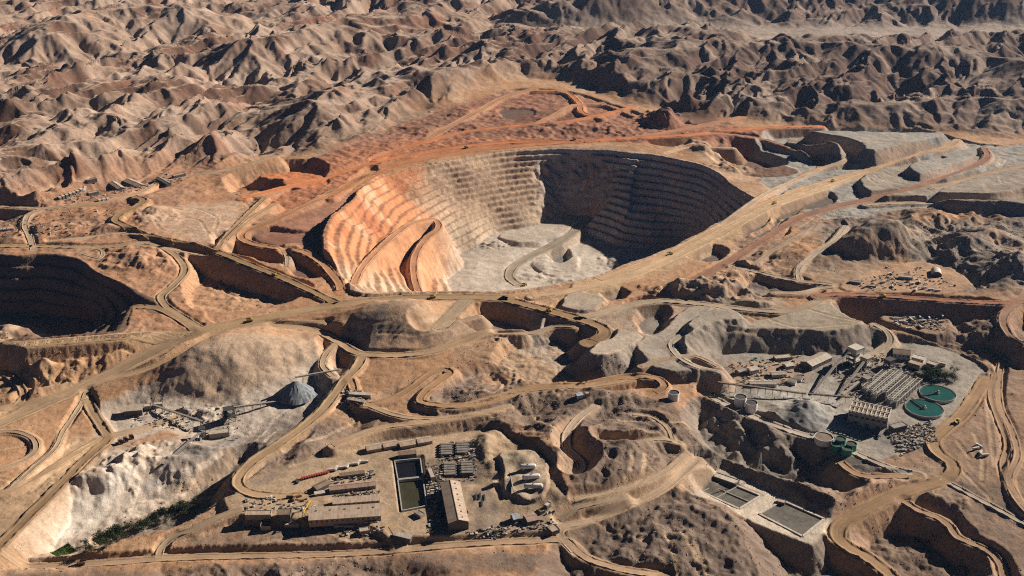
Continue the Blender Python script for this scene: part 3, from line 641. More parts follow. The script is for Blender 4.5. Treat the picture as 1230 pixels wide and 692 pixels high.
    road([(1085,602,-58),(1105,614,-60),(1135,626,-63),(1150,645,-66),(1175,656,-68),(1195,668,-70),(1206,692,-74),(1212,712,-76)], 11, (.36,.235,.14), berm=2)
    hill(1070,650,-110,60,60,20,rough=.4)
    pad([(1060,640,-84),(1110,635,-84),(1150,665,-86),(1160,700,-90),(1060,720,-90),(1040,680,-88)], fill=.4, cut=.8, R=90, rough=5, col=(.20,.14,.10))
    tint([(1150,540,-45),(1190,500,-40),(1230,560,-45),(1230,620,-55),(1170,590,-52)], (.38,.25,.165), 12, .7, speck=.5)
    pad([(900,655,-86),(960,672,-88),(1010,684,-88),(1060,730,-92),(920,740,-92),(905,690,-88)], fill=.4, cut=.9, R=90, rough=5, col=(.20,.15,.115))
    # two rectangular settling pads
    pad([(818,582,-62),(868,562,-62),(925,588,-62),(1004,626,-62),(975,655,-62),(905,628,-62),(876,612,-62),(846,604,-62)], fill=1.05, cut=.9, R=150, soft=False, col=(.55,.46,.36), slope_col=(.22,.18,.145))
    pad([(826,584,-63.5),(853,571,-63.5),(914,596,-63.5),(888,612,-63.5)], fill=.9, cut=.5, soft=False, col=(.135,.115,.09), R=30)
    pad([(912,618,-63.5),(940,602,-63.5),(990,624,-63.5),(964,645,-63.5)], fill=.9, cut=.5, soft=False, col=(.13,.11,.088), R=30)
    # natural hill at the bottom
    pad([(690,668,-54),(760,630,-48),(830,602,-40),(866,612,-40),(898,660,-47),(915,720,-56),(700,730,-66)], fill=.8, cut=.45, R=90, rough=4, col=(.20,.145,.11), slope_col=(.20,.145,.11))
    for x_, y_, rx_, ry_, h_ in ((815,628,60,30,7),(775,655,70,34,6),(840,660,50,60,6),(740,672,60,30,5),(870,640,24,50,5),(800,680,60,30,5)): hill(x_, y_, -48, rx_, ry_, h_, rot=20, rough=.5)
    gtint([(690,660),(800,596),(840,600),(900,690),(700,692)], (.19,.138,.105), 15, .85, speck=.5)
    # ================================================================== works compound
    pad([(272,585,-40),(300,575,-40),(340,560,-40),(430,530,-40),(540,518,-40),(590,520,-40),(640,548,-40),(665,580,-40),(674,630,-40),(640,645,-40),(540,650,-40),(470,648,-40),(440,628,-40),(330,622,-40),(280,612,-40)], base=True, fill=.95, cut=.95, R=140, col=(.40,.285,.185), slope_col=(.24,.165,.11), rough=.6)
    pad([(602,548,-34.5),(640,551,-34.5),(655,572,-34.5),(655,596,-34.5),(634,604,-34.5),(612,594,-34.5),(603,570,-34.5)], fill=1.3, cut=1, R=40, col=(.45,.345,.24), slope_col=(.27,.185,.125))
    pad([(474,556,-46),(506,552,-46),(514,612,-46),(482,618,-46)], fill=1.2, cut=1.6, soft=False, R=25, col=(.10,.09,.06), slope_col=(.30,.22,.15))
    hill(582,542,-40,16,40,9,rot=-20,rough=.4)
    hill(700,560,-40,120,110,26,rough=.3)
    road([(690,662,-44),(672,636,-42),(700,628,-42),(745,612,-42),(790,592,-40),(828,562,-40),(838,552,-40)], 10, (.42,.30,.20), berm=1.2)
    road([(690,600,-30),(740,590,-30),(790,572,-30),(825,545,-34)], 6, (.40,.29,.195), berm=1)
    road([(672,625,-42),(690,612,-36),(720,604,-32),(750,596,-30)], 7, (.40,.29,.195), berm=1)
    road([(715,488,-22),(692,505,-24),(680,528,-28),(686,545,-32),(700,556,-34),(690,572,-36)], 12, (.48,.355,.25), berm=1.5)
    road([(760,498,-22),(780,500,-22),(800,512,-24),(808,528,-26)], 6, (.40,.29,.2), berm=.8)
    road([(725,530,-24),(760,532,-24),(800,528,-24),(815,532,-26)], 6, (.42,.31,.21), berm=.8)
    road([(-40,684,-66),(40,681,-66),(120,677,-64),(200,671,-62),(300,668,-58),(400,666,-54),(470,662,-50),(530,656,-46),(590,652,-44),(640,650,-44),(680,650,-44),(700,668,-46),(740,682,-50),(800,692,-54)], 12, (.42,.29,.17), berm=1.5, fill=1)
    road([(480,660,-48),(478,646,-42),(470,632,-40)], 10, (.42,.29,.17), berm=0)
    road([(190,672,-62),(200,650,-58),(232,636,-50),(262,622,-44),(290,612,-40)], 10, (.45,.315,.2), berm=1.2)
    # ================================================================== pale tailings valley, lower left
    pad([(-60,690,-74),(20,668,-74),(90,662,-72),(150,640,-70),(215,610,-67),(260,585,-64),(300,560,-60),(280,575,-64),(200,595,-67),(120,620,-70),(60,640,-74),(0,655,-74)], fill=.4, cut=.5, R=120, rough=2, col=(.50,.40,.31), slope_col=(.45,.34,.25))
    pad([(140,500,-46),(240,480,-44),(330,455,-36),(395,450,-34),(385,480,-40),(330,510,-48),(260,530,-54),(235,520,-52),(200,512,-50),(150,520,-48)], base=True, fill=.75, cut=.3, R=90, rough=1.5, col=(.55,.455,.365), slope_col=(.48,.40,.325))
    pad([(-60,640,-40),(20,575,-40),(100,530,-42),(130,520,-44),(120,535,-44),(60,590,-42),(0,650,-40),(-60,690,-40)], fill=.75, cut=.6, R=130, rough=1, col=(.44,.295,.18), slope_col=(.47,.36,.26))
    road([(-60,705,-40),(0,655,-40),(35,620,-40),(75,580,-41),(110,545,-43),(128,530,-44),(132,524,-44)], 13, (.28,.18,.10), berm=2.5, fill=.8)
    road([(104,480,-38),(112,496,-40),(122,512,-42),(130,524,-44)], 14, (.34,.225,.13), berm=3, fill=1.0)
    road([(132,524,-44),(180,512,-46),(215,500,-47)], 12, (.44,.31,.2), berm=1.5)
    road([(-40,600,-36),(10,590,-36),(50,570,-38),(90,545,-40),(128,524,-44)], 9, (.43,.29,.175), berm=1.5)
    road([(-40,570,-34),(10,560,-34),(40,545,-34),(42,530,-34),(25,520,-34),(-40,522,-34)], 8, (.42,.285,.175), berm=1.2)
    road([(10,590,-36),(40,562,-35),(65,540,-36),(75,520,-38),(85,505,-40),(96,488,-38),(104,470,-35)], 7, (.45,.31,.2), berm=1)
    road([(-20,445,-32),(10,452,-34),(25,465,-36),(28,478,-38),(15,492,-40)], 9, (.44,.285,.165), berm=3)
    gtint([(130,540),(175,535),(240,525),(225,545),(160,620),(60,660),(20,650)], (.60,.50,.40), 14, .85, speck=.3)
    gtint([(90,600),(140,570),(170,560),(150,590),(110,635),(60,650)], (.74,.65,.55), 12, .9, speck=.6)
    gtint([(170,585),(220,545),(290,520),(300,535),(250,565),(180,600)], (.30,.265,.24), 10, .75, speck=.6)
    for (x, y, z, rx, ry, h) in ((158,575,-70,30,18,8),(120,600,-76,40,16,9),(145,590,-74,30,16,7),(175,560,-66,20,20,8),(205,575,-70,60,16,7),(240,555,-64,40,18,7),(250,500,-48,20,12,7)): hill(x, y, z, rx, ry, h, rough=.5)
    hill(285,437,-20,130,92,34,rot=12,p=1.3,rough=.08)
    PM[:] = np.maximum(PM, zone([(130,505),(240,500),(240,540),(170,600),(60,668),(0,660),(60,600)], 20, -60)*.8)
    PM[:] = np.maximum(PM, zone([(185,475),(225,425),(300,400),(380,405),(395,430),(345,465),(260,495)], 25, -10)*.85)
    gtint([(190,470),(228,428),(300,403),(372,405),(388,425),(340,455),(260,485)], (.47,.335,.23), 18, .95)
    # ravine between tailings and compound (scrub grows in it)
    pad([(120,655,-80),(180,628,-80),(230,600,-76),(275,570,-70),(296,552,-62),(300,560,-62),(262,605,-74),(220,632,-78),(150,652,-82)], fill=.5, cut=.95, R=90, rough=3, col=(.26,.21,.165), slope_col=(.30,.215,.15))
    gtrack([(165,605),(200,580),(240,560),(265,545)], 6, (.55,.45,.36), .9)
    gtrack([(190,592),(192,575),(210,565)], 5, (.58,.49,.4), .9)
    gtrack([(300,540),(318,520),(328,505),(345,492)], 5, (.52,.43,.34), .9); gtrack([(308,545),(320,528),(332,518)], 5, (.52,.43,.34), .9)
    gtint([(283,540),(320,505),(355,490),(372,500),(340,530),(300,555)], (.27,.22,.185), 8, .8)
    for a_ in ([(560,455),(590,450),(605,462),(598,470),(560,470)], [(575,430),(610,440),(612,465)], [(668,440),(675,470),(668,480)], [(605,445),(620,447),(622,460)], [(640,500),(665,512),(700,516)], [(745,505),(800,508),(830,515)],
               [(735,525),(790,520),(825,540)], [(760,540),(755,570),(735,590)], [(775,545),(768,580),(720,600)], [(700,620),(740,640),(780,650)], [(820,640),(835,665),(840,690)], [(800,640),(812,670),(815,690)], [(835,650),(850,690)],
               [(360,640),(380,632),(398,640),(420,650)], [(300,655),(340,648),(360,652)], [(440,655),(430,645),(410,648)], [(520,495),(560,492),(600,500)], [(470,505),(500,515),(540,510)], [(340,540),(370,530),(400,520),(430,505)],
               [(350,560),(390,548),(430,540)], [(20,240),(60,225),(110,215)], [(200,260),(230,262),(250,280)], [(185,265),(200,278),(225,280)], [(205,255),(225,250),(260,262),(258,275)], [(0,268),(25,272)], [(0,285),(30,288)], [(60,262),(120,256),(150,262)], [(50,270),(100,268),(135,270)],
               [(1150,560),(1165,575),(1190,600)], [(1170,520),(1180,545),(1180,575)], [(1150,530),(1165,550)], [(1185,480),(1190,520),(1195,560)], [(40,590),(70,560),(95,545)], [(0,540),(30,535)], [(0,575),(30,578),(55,560)],
               [(430,395),(470,385),(500,370)], [(470,408),(500,392),(530,380)], [(455,400),(500,402),(540,395)], [(870,395),(905,400),(960,398)], [(900,380),(950,392),(1020,390)], [(960,372),(1000,380),(1040,392)], [(250,330),(300,345),(330,360)], [(262,345),(290,362)],
               [(980,270),(960,290),(935,305)], [(920,270),(950,275),(980,262)], [(900,330),(930,320),(945,310)]):
        gtrack(a_, 5.5, (.47,.33,.21), .65, .5)
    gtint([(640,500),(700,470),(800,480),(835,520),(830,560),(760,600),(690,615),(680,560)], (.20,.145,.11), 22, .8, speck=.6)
    gtint([(300,560),(330,528),(400,500),(440,520),(380,545),(310,580)], (.22,.165,.13), 16, .7, speck=.6)
    gtint([(290,625),(330,632),(440,640),(470,655),(250,665),(220,650)], (.24,.17,.125), 14, .8, speck=.6)
    gtint([(0,684),(400,672),(600,662),(690,680),(690,700),(0,700)], (.20,.14,.105), 10, .85, speck=.4)
    gtint([(470,470),(540,455),(590,440),(560,475),(500,490)], (.22,.16,.125), 14, .7, speck=.6)
    gtint([(1150,560),(1240,600),(1240,690),(1180,650),(1120,600)], (.24,.17,.125), 14, .7, speck=.6)
    gtint([(560,392),(640,372),(700,368),(880,362),(905,400),(880,430),(800,448),(700,440),(620,420)], (.35,.295,.24), 22, .55, speck=.6)
    gtint([(1030,448),(1075,432),(1112,452),(1085,490),(1050,480)], (.13,.118,.105), 8, .75, speck=.6)
    gtint([(1090,440),(1145,445),(1150,462),(1100,462)], (.12,.105,.085), 8, .8, speck=.5)
    gtint([(512,552),(530,545),(575,535),(580,580),(540,585),(535,640),(512,640)], (.16,.125,.095), 8, .7, speck=.7)
    gtint([(405,412),(425,385),(455,372),(470,385),(450,412),(425,420)], (.20,.16,.13), 10, .7)  # left flank of the mound darkened as its shaded side
    for a_ in ([(982,162),(1000,166),(1040,171),(1080,176)], [(985,168),(1010,171),(1050,176)], [(1042,212),(1052,220),(1080,226),(1105,224)], [(1050,209),(1060,216),(1085,221)], [(1060,206),(1072,212),(1092,217)], [(1104,199),(1112,204),(1135,207),(1155,204)], [(1112,197),(1122,201),(1140,203)],
               [(1140,232),(1165,236),(1200,236),(1230,234)], [(1150,226),(1180,230),(1215,228)], [(1165,220),(1190,222),(1215,218)], [(1200,212),(1210,222),(1230,224)], [(1180,182),(1200,186),(1230,186)], [(1195,176),(1230,178)], [(1210,190),(1202,204)], [(1000,184),(1015,189)], [(955,172),(985,177),(1008,182)]):
        gtrack(a_, 6, (.42,.35,.28), .6, .6)
    gtint([(562,588),(590,584),(602,628),(572,634)], (.24,.19,.15), 3, .7, speck=.3)
    gtint([(560,628),(660,622),(668,640),(560,648)], (.27,.205,.155), 5, .6, speck=.5)
    # stockpile cone of blue-grey ore
    _sx, _sy, _sz = at(355,476,-40)

COLLECT = True; earthworks(); COLLECT = False
start_ground(grade_from(CTRL))
earthworks()
for q_ in QUEUE: grade_road(*q_)
for f_, a_ in LATE: f_(*a_)
# ------------------------------------------------------------------ materials
MATS = {}
def nodes(name):
    m = bpy.data.materials.new(name); m.use_nodes = True; t = m.node_tree; t.nodes.clear()
    o = t.nodes.new('ShaderNodeOutputMaterial'); b = t.nodes.new('ShaderNodeBsdfPrincipled')
    b.inputs['Roughness'].default_value = .95; b.inputs['Specular IOR Level'].default_value = .1
    t.links.new(b.outputs[0], o.inputs[0]); return m, t, b
def noise(t, scale, detail=3, rough=.6, vec=None, dist=0):
    n = t.nodes.new('ShaderNodeTexNoise'); n.inputs['Scale'].default_value = scale; n.inputs['Detail'].default_value = detail
    n.inputs['Roughness'].default_value = rough; n.inputs['Distortion'].default_value = dist
    if vec is not None: t.links.new(vec, n.inputs['Vector'])
    return n
def ramp(t, fac, stops):
    r = t.nodes.new('ShaderNodeValToRGB'); e = r.color_ramp.elements
    e[0].position, e[0].color = stops[0][0], (*stops[0][1], 1); e[1].position, e[1].color = stops[-1][0], (*stops[-1][1], 1)
    for p, c in stops[1:-1]:
        k = e.new(p); k.color = (*c, 1)
    t.links.new(fac, r.inputs[0]); return r
def mul(t, a, b, f=1.0, mode='MULTIPLY'):
    m = t.nodes.new('ShaderNodeMix'); m.data_type = 'RGBA'; m.blend_type = mode; m.inputs['Factor'].default_value = f
    t.links.new(a, m.inputs['A']); t.links.new(b, m.inputs['B']); return m.outputs['Result']
def g3(v): return (v, v, v)
def soil_material():
    m, t, b = nodes('soil'); a = t.nodes.new('ShaderNodeAttribute'); a.attribute_name = 'soil'
    pos = t.nodes.new('ShaderNodeNewGeometry').outputs['Position']
    n1 = noise(t, .012, 6, .68, pos); n2 = noise(t, .07, 6, .8, pos); n3 = noise(t, .33, 4, .8, pos)
    c = mul(t, a.outputs['Color'], ramp(t, n1.outputs[0], [(.32, (.74,.72,.70)), (.5, (1,1,1)), (.68, (1.22,1.2,1.18))]).outputs[0])
    c = mul(t, c, ramp(t, n2.outputs[0], [(.28, (.64,.62,.60)), (.47, (.98,.98,.98)), (.72, (1.28,1.27,1.25))]).outputs[0])
    c = mul(t, c, ramp(t, n3.outputs[0], [(.3, g3(.74)), (.48, g3(1.)), (.72, g3(1.2))]).outputs[0])
    t.links.new(c, b.inputs['Base Color'])
    bp = t.nodes.new('ShaderNodeBump'); bp.inputs['Strength'].default_value = .55; bp.inputs['Distance'].default_value = 1.6
    nb = noise(t, .22, 5, .72, pos); t.links.new(nb.outputs[0], bp.inputs['Height']); t.links.new(bp.outputs[0], b.inputs['Normal'])
    return m
def dirt_material(col):
    k = 'dirt_%d_%d_%d' % tuple(int(c*100) for c in col)
    if k in MATS: return MATS[k]
    m, t, b = nodes(k); pos = t.nodes.new('ShaderNodeNewGeometry').outputs['Position']
    ac = t.nodes.new('ShaderNodeAttribute'); ac.attribute_name = 'lane'
    n1 = noise(t, .02, 5, .6, pos); n2 = noise(t, .3, 4, .7, pos)
    rut = t.nodes.new('ShaderNodeTexNoise'); rut.inputs['Scale'].default_value = 1.0; rut.inputs['Detail'].default_value = 4
    t.links.new(ac.outputs['Vector'], rut.inputs['Vector'])
    rgb = t.nodes.new('ShaderNodeRGB'); rgb.outputs[0].default_value = (*col, 1)
    c = mul(t, rgb.outputs[0], ramp(t, n1.outputs[0], [(.3, g3(.8)), (.7, g3(1.2))]).outputs[0])
    c = mul(t, c, ramp(t, n2.outputs[0], [(.3, g3(.82)), (.7, g3(1.15))]).outputs[0])
    c = mul(t, c, ramp(t, rut.outputs[0], [(.32, g3(.84)), (.5, g3(1.)), (.68, g3(1.14))]).outputs[0])
    t.links.new(c, b.inputs['Base Color']); MATS[k] = m; return m
def mesh_np(name, V, F, mat, smooth=False):
    me = bpy.data.meshes.new(name); V = np.asarray(V, f4); F = np.asarray(F, np.int32); n = F.shape[1]
    me.vertices.add(len(V)); me.vertices.foreach_set('co', V.ravel())
    me.loops.add(F.size); me.loops.foreach_set('vertex_index', F.ravel())
    me.polygons.add(len(F)); me.polygons.foreach_set('loop_start', np.arange(0, F.size, n, dtype=np.int32))
    if mat: me.materials.append(mat)
    me.update(calc_edges=True)
    if smooth: me.polygons.foreach_set('use_smooth', np.ones(len(F), bool))
    return me
def structure(name, me):
    o = bpy.data.objects.new(name, me); COL.objects.link(o); o['kind'] = 'structure'; return o

# small-scale relief that survives grading: spoil lumps everywhere except on roads and pads
RM = np.zeros((NR, NC), f4)
for r_ in ROADS:
    q = line_field(r_['P'], r_['w']/2+8)
    if q is None: continue
    RM[q[0]] = np.maximum(RM[q[0]], 1-sstep(r_['w']/2+3.5, r_['w']/2+7, q[1]))
lump = fbm(GX/f4(13), GY/f4(13), 201, 2); lump2 = np.maximum(fbm(GX/f4(31), GY/f4(31), 203, 3)-.25, 0)
HT += (1-RM)*(1-.6*PM)*(1-.85*FLATM)*(lump*(.4+.5*natural_amount)+lump2*1.8*mine*np.clip(_n90+.6, 0, 1))
# rain rills down every loose slope
NQ = int(np.searchsorted(RY, 2700))
_hs = HT[:NQ].copy()
for _ in range(2):
    _hs[1:-1, 1:-1] = (_hs[1:-1, 1:-1]*2+_hs[:-2, 1:-1]+_hs[2:, 1:-1]+_hs[1:-1, :-2]+_hs[1:-1, 2:])/6
_dx = np.gradient(GX[:NQ], axis=1); _dy = np.gradient(GY[:NQ], axis=0)
_b, _a = np.gradient(_hs); _a = _a/_dx; _b = _b/_dy; _b = _b-_a*np.gradient(GX[:NQ], axis=0)/_dy*0
for wl, amp, sd in ((22, .55, 301), (11, .5, 302), (6, .32, 303)):
    c, dx, dy = gully(GX[:NQ], GY[:NQ], _a, _b, wl, sd)
    k = np.clip(np.hypot(_a, _b)*1.5-.15, 0, 1)*amp*(1-RM[:NQ])*(1-PM[:NQ])*(1-FLATM[:NQ]); HT[:NQ] += c*k; _a = _a+dx*k; _b = _b+dy*k

# ------------------------------------------------------------------ the ground sheet
idx = np.arange(NR*NC, dtype=np.int32).reshape(NR, NC)
F = np.stack([idx[:-1, :-1], idx[:-1, 1:], idx[1:, 1:], idx[1:, :-1]], -1).reshape(-1, 4)
me = mesh_np('terrain', np.stack([GX, GY, HT], -1).reshape(-1, 3), F, soil_material(), True)
at_ = me.attributes.new('soil', 'FLOAT_COLOR', 'POINT')
at_.data.foreach_set('color', np.concatenate([np.clip(CA, .01, .9), np.ones((NR, NC, 1), f4)], -1).ravel())
structure('terrain', me)

# ------------------------------------------------------------------ road surfaces with their safety berms
for i, r_ in enumerate(ROADS):
    if not r_['ribbon']: continue
    P = smooth_path(r_['P'][::2] if len(r_['P']) > 6 else r_['P'], 5.0)[:, :2]
    T = np.gradient(P, axis=0); T /= np.linalg.norm(T, axis=1)[:, None]+1e-9; Nn = np.c_[-T[:, 1], T[:, 0]]
    hw = r_['w']*.41; bh = r_['berm']*.62; bw = max(bh*2.2, .6)
    off = [-hw-bw, -hw-bw*.5, -hw, -hw*.5, 0, hw*.5, hw, hw+bw*.5, hw+bw]
    # no berm where another road crosses
    cut = {}
    for sd in (1, 7):
        B = P+Nn*off[sd]; m = np.ones(len(P))
        for j, q in enumerate(ROADS):
            if j == i or not q['ribbon']: continue
            Q = q['P'][:, :2]
            if (Q.min(0) > B.max(0)+30).any() or (Q.max(0) < B.min(0)-30).any(): continue
            dd = np.sqrt(((B[:, None]-Q[None])**2).sum(-1)).min(1); m = np.minimum(m, sstep(q['w']/2, q['w']/2+6, dd))
        cut[sd] = m
    s = np.r_[0, np.cumsum(np.linalg.norm(np.diff(P, axis=0), axis=1))]
    jit = np.clip(1+.45*np.sin(s*.11+i)+.35*np.sin(s*.29+2*i)+.3*np.sin(s*.71+3*i), 0, 2)
    wj = 1+.05*np.sin(s*.043+i*1.3)+.04*np.sin(s*.11+i)+.02*np.sin(s*.37+i*2.1)
    V = []; lane = []
    for k, o_ in enumerate(off):
        Q = P+Nn*(o_*wj)[:, None]; z = ground(Q[:, 0], Q[:, 1])
        if k in (0, 8): z = z-.5
        elif k in cut: z = z+.35+bh*cut[k]*jit
        else: z = z+.35
        V.append(np.c_[Q, z]); lane.append(np.c_[np.full(len(P), (o_+hw)*.55+i*7.3), s*.012, np.zeros(len(P))])
    n = len(P); V = np.stack(V, 1).reshape(-1, 3); lane = np.stack(lane, 1).reshape(-1, 3)
    ii = np.arange(n*9).reshape(n, 9)
    Fq = np.stack([ii[:-1, :-1], ii[1:, :-1], ii[1:, 1:], ii[:-1, 1:]], -1).reshape(-1, 4)
    Fq = Fq[:, ::-1]
    me = mesh_np(r_['name'], V, Fq, dirt_material(r_['col']), True)
    la = me.attributes.new('lane', 'FLOAT_VECTOR', 'POINT'); la.data.foreach_set('vector', lane.astype(f4).ravel())
    structure(r_['name'], me)
# ------------------------------------------------------------------ building kit
random.seed(4)
def paint(name, col, rough=.7, spot=.18, metal=0.0, scale=.35):
    if name in MATS: return MATS[name]
    m, t, b = nodes(name); pos = t.nodes.new('ShaderNodeNewGeometry').outputs['Position']
    n = noise(t, scale, 5, .7, pos); rgb = t.nodes.new('ShaderNodeRGB'); rgb.outputs[0].default_value = (*col, 1)
    c = mul(t, rgb.outputs[0], ramp(t, n.outputs[0], [(.3, g3(1-spot*1.6)), (.5, g3(1.)), (.7, g3(1+spot))]).outputs[0])
    t.links.new(c, b.inputs['Base Color']); b.inputs['Roughness'].default_value = rough; b.inputs['Metallic'].default_value = metal
    b.inputs['Specular IOR Level'].default_value = .3; MATS[name] = m; return m
C_ = dict(tan_roof=(.52,.41,.32), pink_roof=(.44,.31,.255), brown_roof=(.26,.19,.14), white_roof=(.62,.56,.49), pale_roof=(.52,.45,.37), grey_roof=(.32,.29,.26),
    dark_roof=(.09,.08,.075), blue_roof=(.45,.52,.60), wall_tan=(.34,.26,.19), wall_grey=(.30,.28,.255), wall_white=(.55,.51,.45), wall_dark=(.10,.09,.08), concrete=(.40,.37,.33),
    steel=(.22,.215,.21), rust=(.22,.11,.07), red_paint=(.28,.045,.03), green_paint=(.03,.20,.13), yellow=(.55,.36,.06), glass=(.03,.035,.04), tyre=(.03,.03,.03), white_paint=(.68,.66,.62), door=(.16,.13,.11), teal_paint=(.10,.30,.27), blue_paint=(.06,.12,.28), sludge=(.13,.115,.09), ore=(.21,.225,.235), black_steel=(.06,.058,.055), cream_beam=(.55,.49,.40))
def roof_paint(name, col):
    """sheet roofing: seams every few metres, rust runs and dust"""
    if name in MATS: return MATS[name]
    m, t, b = nodes(name); tc = t.nodes.new('ShaderNodeTexCoord'); pos = t.nodes.new('ShaderNodeNewGeometry').outputs['Position']
    wv_ = t.nodes.new('ShaderNodeTexWave'); wv_.wave_type = 'BANDS'; wv_.bands_direction = 'X'; wv_.inputs['Scale'].default_value = .42; wv_.inputs['Distortion'].default_value = .6; wv_.inputs['Detail'].default_value = 1
    t.links.new(tc.outputs['Object'], wv_.inputs['Vector'])
    mp = t.nodes.new('ShaderNodeMapping'); mp.inputs['Scale'].default_value = (.9, .12, .3); t.links.new(tc.outputs['Object'], mp.inputs['Vector'])
    n1 = noise(t, .5, 5, .7, mp.outputs[0]); n2 = noise(t, .12, 5, .7, pos); rgb = t.nodes.new('ShaderNodeRGB'); rgb.outputs[0].default_value = (*col, 1)
    c = mul(t, rgb.outputs[0], ramp(t, wv_.outputs[0], [(0, g3(.72)), (.18, g3(1.)), (1, g3(1.04))]).outputs[0])
    c = mul(t, c, ramp(t, n1.outputs[0], [(.34, (.72,.62,.54)), (.55, (1,1,1))]).outputs[0])
    c = mul(t, c, ramp(t, n2.outputs[0], [(.3, (.78,.74,.70)), (.7, (1.15,1.14,1.12))]).outputs[0])
    t.links.new(c, b.inputs['Base Color']); b.inputs['Roughness'].default_value = .6; b.inputs['Specular IOR Level'].default_value = .25; MATS[name] = m; return m
def M(n): return roof_paint(n, C_[n]) if n.endswith('_roof') else paint(n, C_[n])
class MB:
    def __init__(s): s.v = []; s.f = []
    def add(s, V, Fs):
        o = len(s.v); s.v += [tuple(p) for p in V]; s.f += [tuple(i+o for i in q) for q in Fs]; return s
    def box(s, x0, x1, y0, y1, z0, z1):
        return s.add([(x0,y0,z0),(x1,y0,z0),(x1,y1,z0),(x0,y1,z0),(x0,y0,z1),(x1,y0,z1),(x1,y1,z1),(x0,y1,z1)], [(0,3,2,1),(4,5,6,7),(0,1,5,4),(1,2,6,5),(2,3,7,6),(3,0,4,7)])
    def prism(s, prof, x0, x1):
        n = len(prof); V = [(x0, y, z) for y, z in prof]+[(x1, y, z) for y, z in prof]
        return s.add(V, [tuple(range(n))[::-1], tuple(range(n, 2*n))]+[(i, (i+1) % n, n+(i+1) % n, n+i) for i in range(n)])
    def lathe(s, prof, n=28, cx=0, cy=0, cap=True):
        """closed surface of revolution from (r,z) profile, bottom to top"""
        V = []; m = len(prof)
        for r, z in prof: V += [(cx+r*math.cos(2*math.pi*k/n), cy+r*math.sin(2*math.pi*k/n), z) for k in range(n)]
        Fs = [(j*n+k, j*n+(k+1) % n, (j+1)*n+(k+1) % n, (j+1)*n+k) for j in range(m-1) for k in range(n)]
        if cap and prof[0][0] > 1e-3: Fs.append(tuple(range(n))[::-1])
        if cap and prof[-1][0] > 1e-3: Fs.append(tuple((m-1)*n+k for k in range(n)))
        return s.add(V, Fs)
    def beam(s, p, q, w, h=None):
        h = h or w; p = Vector(p); q = Vector(q); d = (q-p).normalized()
        u = d.cross(Vector((0,0,1))); u = Vector((1,0,0)) if u.length < 1e-3 else u.normalized(); v = u.cross(d)
        V = [c+u*a*w/2+v*b*h/2 for c in (p, q) for a, b in ((-1,-1),(1,-1),(1,1),(-1,1))]
        return s.add(V, [(0,3,2,1),(4,5,6,7),(0,1,5,4),(1,2,6,5),(2,3,7,6),(3,0,4,7)])
    def rod(s, p, q, r, n=10):
        p = Vector(p); q = Vector(q); d = (q-p).normalized(); u = d.cross(Vector((0,0,1)))
        u = Vector((1,0,0)) if u.length < 1e-3 else u.normalized(); v = u.cross(d)
        V = [c+(u*math.cos(2*math.pi*k/n)+v*math.sin(2*math.pi*k/n))*r for c in (p, q) for k in range(n)]
        return s.add(V, [tuple(range(n)), tuple(range(n, 2*n))[::-1]]+[(k, n+k, n+(k+1) % n, (k+1) % n) for k in range(n)])
    def mesh(s, name, mat):
        me = bpy.data.meshes.new(name); me.from_pydata(s.v, [], s.f); me.materials.append(mat); me.update()
        return me
def thing(name, label, cat, loc, rot=0.0, group=None):
    o = bpy.data.objects.new(name, None); COL.objects.link(o); o.location = loc; o.rotation_euler = (0, 0, rot); o.empty_display_size = .5
    o['label'] = label; o['category'] = cat
    if group: o['group'] = group
    return o
def part(parent, name, mb, mat, smooth=False):
    me = mb.mesh(name, mat) if isinstance(mb, MB) else mb
    if smooth: me.polygons.foreach_set('use_smooth', [True]*len(me.polygons))
    o = bpy.data.objects.new(name, me); COL.objects.link(o); o.parent = parent; return o
def solo(name, mb, mat, label, cat, loc=(0,0,0), rot=0.0, group=None):
    o = bpy.data.objects.new(name, mb.mesh(name, mat) if isinstance(mb, MB) else mb); COL.objects.link(o); o.location = loc; o.rotation_euler = (0, 0, rot)
    o['label'] = label; o['category'] = cat
    if group: o['group'] = group
    return o
def copy_thing(src, loc, rot, label=None, scale=None):
    c = src.copy(); COL.objects.link(c); c.location = loc; c.rotation_euler = (0, 0, rot)
    if label: c['label'] = label
    if scale: c.scale = scale
    for ch in [o for o in src.children]:
        d = ch.copy(); COL.objects.link(d); d.parent = c
        for g in [o for o in ch.children]:
            e = g.copy(); COL.objects.link(e); e.parent = d
    return c
_pend = []
def frame_on(a, b):
    A = hit(*a); B = hit(*b); L = math.hypot(B[0]-A[0], B[1]-A[1]); r = math.atan2(B[1]-A[1], B[0]-A[0])
    cx, cy = (A[0]+B[0])/2, (A[1]+B[1])/2
    return L, r, (cx, cy, float(ground(cx, cy)))
